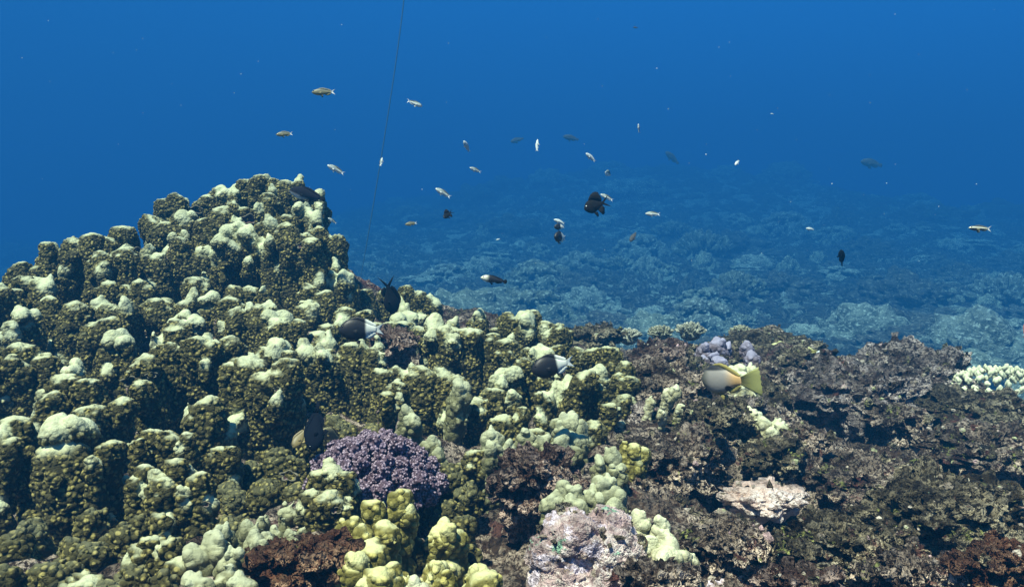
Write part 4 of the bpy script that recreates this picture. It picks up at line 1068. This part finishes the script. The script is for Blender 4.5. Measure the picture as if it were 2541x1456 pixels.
def m_lined(g, tc, X, Z):
    c = grad(g, g.math('ABSOLUTE', g.math('SUBTRACT', Z, .03)), .015, .04, (.62, .62, .50), (.06, .07, .07))
    return g.mix(g.ramp(X, .32, .38), c, (.8, .84, .84))
def m_grey(g, tc, X, Z): return g.mix(g.noise(tc, 6, 3), (.05, .05, .05), (.10, .10, .10))
def m_yellow(g, tc, X, Z):
    c = grad(g, Z, -.22, -.10, (.12, .13, .05), (.28, .265, .25))
    c = g.mix(g.ramp(X, -.4, -.2), (.10, .10, .08), c)
    c = g.mix(g.ramp(X, .0, .26), c, (.50, .32, .14))
    c = g.mix(g.ramp(Z, .15, .185), c, (.02, .02, .02))
    spot = g('VectorMath', {0: tc, 1: (.08, 0, -.13)}, operation='SUBTRACT').outputs[0]
    dd = g('VectorMath', {0: g('Mapping', {'Vector': spot, 'Scale': (1, 0, 1)}).outputs[0]}, operation='LENGTH').outputs['Value']
    c = g.mix(g.ramp(dd, .075, .05), c, (.02, .02, .02))
    return g.mix(g.ramp(X, .33, .42), c, (.60, .56, .10))
def m_yfin(g, tc, X, Z): return grad(g, X, .25, .55, (.30, .26, .08), (.27, .28, .10))
def m_red(g, tc, X, Z): return g.mix(g.noise(tc, 10, 3), (.22, .04, .03), (.34, .10, .08))
def m_pale(g, tc, X, Z): return g.mix(g.noise(tc, 8, 3), (.66, .71, .70), (.48, .55, .56))
def m_brown(g, tc, X, Z): return grad(g, Z, -.2, .12, (.26, .20, .07), (.16, .13, .06))
FMT = {k: fish_mat(k + '_fish_skin', f, .8 if k in ('black', 'navy', 'twotone', 'grey') else .5, .03 if k in ('black', 'navy', 'twotone', 'grey') else .4) for k, f in dict(silver=m_silver, gold=m_gold, bicolor=m_bicolor, black=m_black, navy=m_navy, wrasse=m_wrasse, twotone=m_twotone, stripe=m_stripe, lined=m_lined, grey=m_grey, yellow=m_yellow, yfin=m_yfin, red=m_red, pale=m_pale, brown=m_brown).items()}
EYE = simple('dark_glossy_eye', (.01, .01, .01), .12, .6)
EYEW = simple('pale_eye_mark', (.75, .78, .75), .4, .4)

DAMSEL = dict(top=[(0, .0), (.05, .045), (.15, .115), (.35, .175), (.55, .165), (.8, .085), (.92, .045), (1, .045)],
              bot=[(0, -.015), (.05, -.05), (.15, -.10), (.35, -.165), (.55, -.155), (.8, -.075), (.92, -.042), (1, -.042)],
              wid=[(0, .008), (.06, .045), (.2, .085), (.45, .085), (.75, .04), (.95, .014), (1, .010)])
def scaled(P, k, w=None):
    return dict(top=[(a, b * k) for a, b in P['top']], bot=[(a, b * k) for a, b in P['bot']], wid=[(a, b * (w or 1)) for a, b in P['wid']])
SPEC = {
 # name: profile, tail kind, dorsal height, materials
 'silver': (scaled(DAMSEL, .80), 'fork', .05, 'silver', 'silver'), 'gold': (scaled(DAMSEL, .86), 'fork', .06, 'gold', 'gold'),
 'bicolor': (scaled(DAMSEL, 1.45, 1.2), 'fork', .06, 'bicolor', 'bicolor'), 'black': (scaled(DAMSEL, 1.5, 1.0), 'deepfork', .24, 'black', 'black'),
 'navy': (scaled(DAMSEL, 1.25, .9), 'thin', .05, 'navy', 'navy'), 'navyfork': (scaled(DAMSEL, 1.3, 1), 'deepfork', .10, 'black', 'black'),
 'wrasse': (scaled(DAMSEL, .78, .9), 'round', .035, 'wrasse', 'black'), 'twotone': (scaled(DAMSEL, 1.0, 1), 'point', .05, 'twotone', 'black'),
 'stripe': (scaled(DAMSEL, 1.7, .8), 'round', .06, 'stripe', 'brown'), 'lined': (scaled(DAMSEL, .62, .9), 'fork', .04, 'lined', 'gold'),
 'grey': (scaled(DAMSEL, .95, 1), 'round', .05, 'grey', 'grey'), 'yellow': (scaled(DAMSEL, 1.42, 1.3), 'fan', .05, 'yellow', 'yfin'), 'red': (scaled(DAMSEL, 1.3, 1), 'fork', .05, 'red', 'red'),
 'pale': (scaled(DAMSEL, .85), 'fork', .04, 'pale', 'pale'), 'slim': (scaled(DAMSEL, .6), 'fork', .03, 'pale', 'pale'), 'disc': (scaled(DAMSEL, 2.1, .8), 'round', .05, 'silver', 'silver'), 'brown': (scaled(DAMSEL, 1.2), 'fork', .06, 'brown', 'brown'),
}
_fm = {}
def fish_parts(sp):
    if sp in _fm: return _fm[sp]
    P, tail, dh, bm_, fm_ = SPEC[sp]
    out = []
    V, Fc = fish_body(**P); out.append(('body', mesh('body', V, Fc, FMT[bm_]), (0, 0, 0), (1, 1, 1)))
    zt = P['top'][-1][1]; zb = P['bot'][-1][1]
    T = {'fork': [(.50, .13), (.44, .06), (.40, 0), (.44, -.06), (.50, -.13)], 'deepfork': [(.64, .24), (.50, .10), (.38, 0), (.50, -.10), (.64, -.24)],
         'round': [(.43, .09), (.48, .05), (.49, 0), (.48, -.05), (.43, -.09)], 'thin': [(.62, .03), (.60, .02), (.58, 0), (.60, -.02), (.62, -.03)],
         'point': [(.46, .06), (.48, .03), (.50, 0), (.48, -.03), (.46, -.06)], 'fan': [(.72, .22), (.74, .12), (.735, 0), (.74, -.12), (.72, -.22)]}[tail]
    R_ = [(.325, zt * .95), (.33, zt * .5), (.33, 0), (.33, zb * .5), (.325, zb * .95)]
    V, Fc = fin(R_, T, .016); out.append(('tail_fin', mesh('tail_fin', V, Fc, FMT[fm_]), (0, 0, 0), (1, 1, 1)))
    def zat(P_, x): return prof(((x + .5) / .84) ** (1 / 1.15), P_)
    xs_ = [-.24, -.12, 0, .12, .22, .28]
    hs = [.35, .8, 1, 1.05, 1.0, .5]
    if sp == 'black': hs = [.3, .8, 1.2, 1.5, 1.5, .5]
    V, Fc = fin([(x, zat(P['top'], x) - .02) for x in xs_], [(x + .06, zat(P['top'], x) + dh * h_) for x, h_ in zip(xs_, hs)], .007)
    out.append(('dorsal_fin', mesh('dorsal_fin', V, Fc, FMT[fm_ if bm_ != 'silver' else 'gold']), (0, 0, 0), (1, 1, 1)))
    xs_ = [.02, .10, .18, .26]; hs = [.5, 1.2, 1.2, .5]
    V, Fc = fin([(x, zat(P['bot'], x) + .02) for x in xs_], [(x + .07, zat(P['bot'], x) - dh * h_) for x, h_ in zip(xs_, hs)], .010)
    out.append(('anal_fin', mesh('anal_fin', V, Fc, FMT[fm_]), (0, 0, 0), (1, 1, 1)))
    zb_ = zat(P['bot'], -.15)
    for sy in (-1, 1):
        V, Fc = fin([(-.16, zb_ + .02), (-.13, zb_ + .015), (-.10, zb_ + .01)], [(-.05, zb_ - .06 - dh * .6), (-.03, zb_ - .04 - dh * .4), (-.02, zb_ - .01)], .008, sy * .02, True, sy * .02)
        out.append(('pelvic_fin', mesh('pelvic_fin', V, Fc, FMT[fm_]), (0, 0, 0), (1, 1, 1)))
        wy = max(w for _, w in P['wid'])
        if sp == 'yellow': continue
        V, Fc = fin([(-.20, -.01), (-.195, -.03), (-.19, -.05)], [(-.07, .0), (-.06, -.045), (-.08, -.08)], .006, sy * wy * .88, True, sy * .035)
        out.append(('pectoral_fin', mesh('pectoral_fin', V, Fc, FMT['grey' if sp == 'yellow' else fm_]), (0, 0, 0), (1, 1, 1)))
        V, Fc = blobs_mesh([(-.40, sy * wy * .62, zat(P['top'], -.40) * .45, .028, .014, .028)], 2)
        out.append(('eye', mesh('eye', V, Fc, EYEW if sp == 'black' else EYE), (0, 0, 0), (1, 1, 1)))
    _fm[sp] = out
    return out
def fish(px, py, D, length, ang, yaw, sp, label, group=None, cat='fish'):
    """length in picture px; ang: degrees, head direction in the picture (180 = head left, 90 = head up)"""
    L_ = length * pxm(D) / max(.35, abs(math.cos(math.radians(yaw))))
    flip = abs(ang) <= 90
    a = math.radians(ang)
    # local -X must point along ang; keep the back upward
    if ang > 90 or ang < -90:
        R = Matrix.Rotation(-(a - math.pi), 4, 'Y')
    else:
        R = Matrix.Rotation(-a, 4, 'Y') @ Matrix.Rotation(math.pi, 4, 'Z')
    R = Matrix.Rotation(PITCH, 4, 'X') @ R @ Matrix.Rotation(math.radians(yaw), 4, 'Z')
    p = at(px, py, D)
    root = link('fish', None, None, tuple(p)); root.matrix_world = Matrix.Translation(Vector(p)) @ R @ Matrix.Scale(L_, 4)
    tag(root, label, cat, group)
    for nm, me, l_, s_ in fish_parts(sp):
        link(nm, me, root)
    return root
SG = 'small damselfish hovering above the reef'
fish(803, 229, 2.6, 56, 183, 8, 'gold', 'gold and grey striped damselfish with pale tail, highest fish at left', SG)
fish(1029, 257, 3.0, 38, -18, 15, 'silver', 'pale blue damselfish facing right beside the mooring rope', SG)
fish(706, 333, 2.9, 40, 186, 10, 'gold', 'small olive damselfish in open water above the tall coral mound', SG)
fish(834, 421, 3.0, 46, 153, 12, 'silver', 'silvery damselfish swimming up left just above the tall mound', SG)
fish(946, 402, 3.4, 23, 80, 15, 'silver', 'tiny upright damselfish hovering by the mooring rope', SG)
fish(1158, 364, 3.4, 29, 118, 30, 'pale', 'small white fish pointing steeply up, right of the mooring rope', SG)
fish(1333, 361, 3.4, 32, 86, 15, 'slim', 'thin white fish swimming straight up at centre of the open water', SG)
fish(1180, 422, 3.2, 30, 160, 20, 'silver', 'small silver fish right below the steep white fish', SG)
fish(1466, 391, 3.2, 32, 142, 15, 'pale', 'small white fish heading up left above the black damselfish', SG)
fish(1100, 479, 2.8, 44, 150, 10, 'silver', 'olive silver damselfish with white tail left of centre', SG)
fish(1111, 533, 2.9, 26, 220, 20, 'black', 'small dark fish with raised fins nose down left of centre', SG)
fish(1020, 555, 3.0, 30, 190, 10, 'gold', 'tiny gold fish just above the hazy slope', SG)
fish(825, 548, 3.0, 24, 145, 20, 'silver', 'tiny pale fish beside the right flank of the tall mound', SG)
fish(1585, 319, 3.4, 22, 98, 15, 'slim', 'tiny white upright fish high in the open water right of centre', SG)
fish(1509, 431, 5.0, 17, 150, 35, 'disc', 'round pale little fish above the black damselfish', SG)
fish(1506, 490, 3.2, 36, 155, 8, 'silver', 'white fish tucked behind the black damselfish', SG)
fish(1620, 531, 2.9, 38, 178, 5, 'silver', 'silvery yellow bellied fish right of the black damselfish', SG)
fish(1829, 404, 3.6, 20, 228, 35, 'pale', 'tiny white fish nose down in the open water at right', SG)
fish(1916, 283, 3.8, 9, 180, 20, 'pale', 'white speck of a fish highest at the right', SG)
fish(2432, 567, 2.5, 62, 178, 8, 'lined', 'slim dark striped fish with white tail at far right', SG)
fish(2088, 638, 3.0, 38, 100, 15, 'navy', 'upright dark fish with white edge over the right seabed')
fish(1571, 588, 4.2, 30, 235, 30, 'grey', 'faint dark fish nose down over the seabed at centre')
fish(1388, 550, 3.2, 30, 160, 10, 'pale', 'white fish directly above the two small black and white ones', SG)
fish(1388, 563, 3.1, 27, 183, 25, 'bicolor', 'smaller upper one of two small black and white damselfish', 'black and white damselfish')
fish(1390, 589, 2.7, 30, 180, 57, 'bicolor', 'lower one of two small black and white damselfish, round bodied', 'black and white damselfish')
fish(1478, 510, 2.4, 62, 200, 22, 'black', 'black damselfish with tall fins and white eye mark at centre')
fish(1226, 694, 2.4, 68, 170, 6, 'wrasse', 'black wrasse with whitish snout above the seabed')
fish(968, 738, 2.9, 86, -82, 20, 'navyfork', 'dark fish diving head down among corals, forked tail up')
fish(763, 484, 3.1, 92, 165, 4, 'twotone', 'black backed fish with pale grey belly resting against the mound crest')
fish(897, 818, 1.9, 112, 181, 10, 'bicolor', 'largest black and white damselfish, in front of the coral at left of centre', 'black and white damselfish')
fish(1372, 908, 1.75, 112, 192, 12, 'bicolor', 'black and white damselfish with tail raised, over the yellow olive lobes', 'black and white damselfish')
fish(783, 1062, 1.62, 112, -91, 20, 'navy', 'dark navy fish hanging head down left of the purple coral')
fish(822, 1080, 1.72, 56, 150, 30, 'stripe', 'striped olive fish half hidden behind the dark navy fish')
fish(745, 1085, 1.75, 56, 240, 30, 'brown', 'dull brown fish left of the dark navy fish')
fish(1800, 944, 1.8, 82, 188, -60, 'yellow', 'pale fish with fanned yellow tail and black blotches at right')
fish(2040, 873, 3.3, 34, 190, 10, 'pale', 'small whitish fish at the left foot of the craggy boulder')
fish(2550, 818, 2.6, 52, 60, 20, 'red', 'reddish fish cut off by the right edge')
HG = 'faint dark fish far off in the blue haze'
fish(1283, 348, 17, 34, 200, 20, 'grey', 'faint dark fish silhouette left of the thin upright white fish', HG)
fish(1417, 343, 15, 40, 170, 12, 'grey', 'faint dark fish silhouette right of the thin upright white fish', HG)
fish(1668, 392, 20, 44, 140, 12, 'grey', 'very faint fish shadow nose up at right of centre', HG)
fish(2163, 406, 18, 60, 172, 12, 'grey', 'largest faint fish shadow in the blue at upper right', HG)
fish(1577, 69, 7, 12, 180, 12, 'grey', 'dark fish speck near the top of the picture', HG)
fish(1236, 594, 4.0, 11, 200, 20, 'pale', 'white fish speck beside the long humped coral head', SG)
fish(2010, 568, 4.0, 22, 175, 10, 'pale', 'tiny white fish over the far domes at right', SG)

# specks drifting in the water
rg2 = np.random.RandomState(21)
pp = [(598, 184, 2), (1630, 170, 2.2), (2221, 36, 2), (1047, 470, 2.2), (2222, 408, 2.4), (1752, 384, 2.4), (1753, 358, 2.4), (2423, 457, 2.4), (2200, 455, 2.4), (1495, 214, 2.5), (1113, 108, 2.5)]
pp += [(rg2.uniform(0, 2541), rg2.uniform(0, 700), rg2.uniform(2, 4.5)) for _ in range(60)]
P = np.array([at(*q) for q in pp])
tag(link('drifting_particles', scatter_mesh('drifting_particles', P, rg2.uniform(.0008, .0016, len(P)), simple('pale_floating_speck', (.7, .75, .75), .8, .2), 1, 2, 1.0, .4)), kind='stuff')

# mooring rope rising from the seabed
pts = []
for t in np.linspace(0, 1, 40):
    px = 1003 + (888 - 1003) * t ** 1.15; py = -12 + 740 * t
    pts.append(at(px, py, 15))
n = 8; V = []; Fc = []
for i, p in enumerate(pts):
    for j in range(n):
        a = j * 6.283 / n + i * .5
        q = .011 * (1 + .12 * math.cos(3 * a))
        V.append((p[0] + q * math.cos(a), p[1] + q * math.sin(a), p[2]))
for i in range(len(pts) - 1):
    for j in range(n):
        Fc.append((i * n + j, i * n + (j + 1) % n, (i + 1) * n + (j + 1) % n, (i + 1) * n + j))
o = link('mooring_rope', mesh('mooring_rope', V, Fc, simple('dark_weedy_rope', (.10, .11, .11), .9, .1, .3)))
tag(o, 'thin dark rope slanting down through the blue water', 'rope')

# ------------------------------------------------------------------ water
bxm, g = newmat('clear_blue_sea_water')
pv = g('VolumePrincipled', {'Color': (*SCAT, 1), 'Absorption Color': (*ABSB, 1), 'Density': SIG, 'Anisotropy': 0.0})
g('OutputMaterial', {'Volume': pv.outputs[0]})
x0, x1, y0, y1, z0, z1 = -46, 46, -9, 77, -7.5, 3.4
V = [(x, y, z) for x in (x0, x1) for y in (y0, y1) for z in (z0, z1)]
hz = mesh('haze', V, [(0, 1, 3, 2), (4, 6, 7, 5), (0, 4, 5, 1), (2, 3, 7, 6), (0, 2, 6, 4), (1, 5, 7, 3)], bxm, False)
tag(link('haze', hz), kind='stuff')
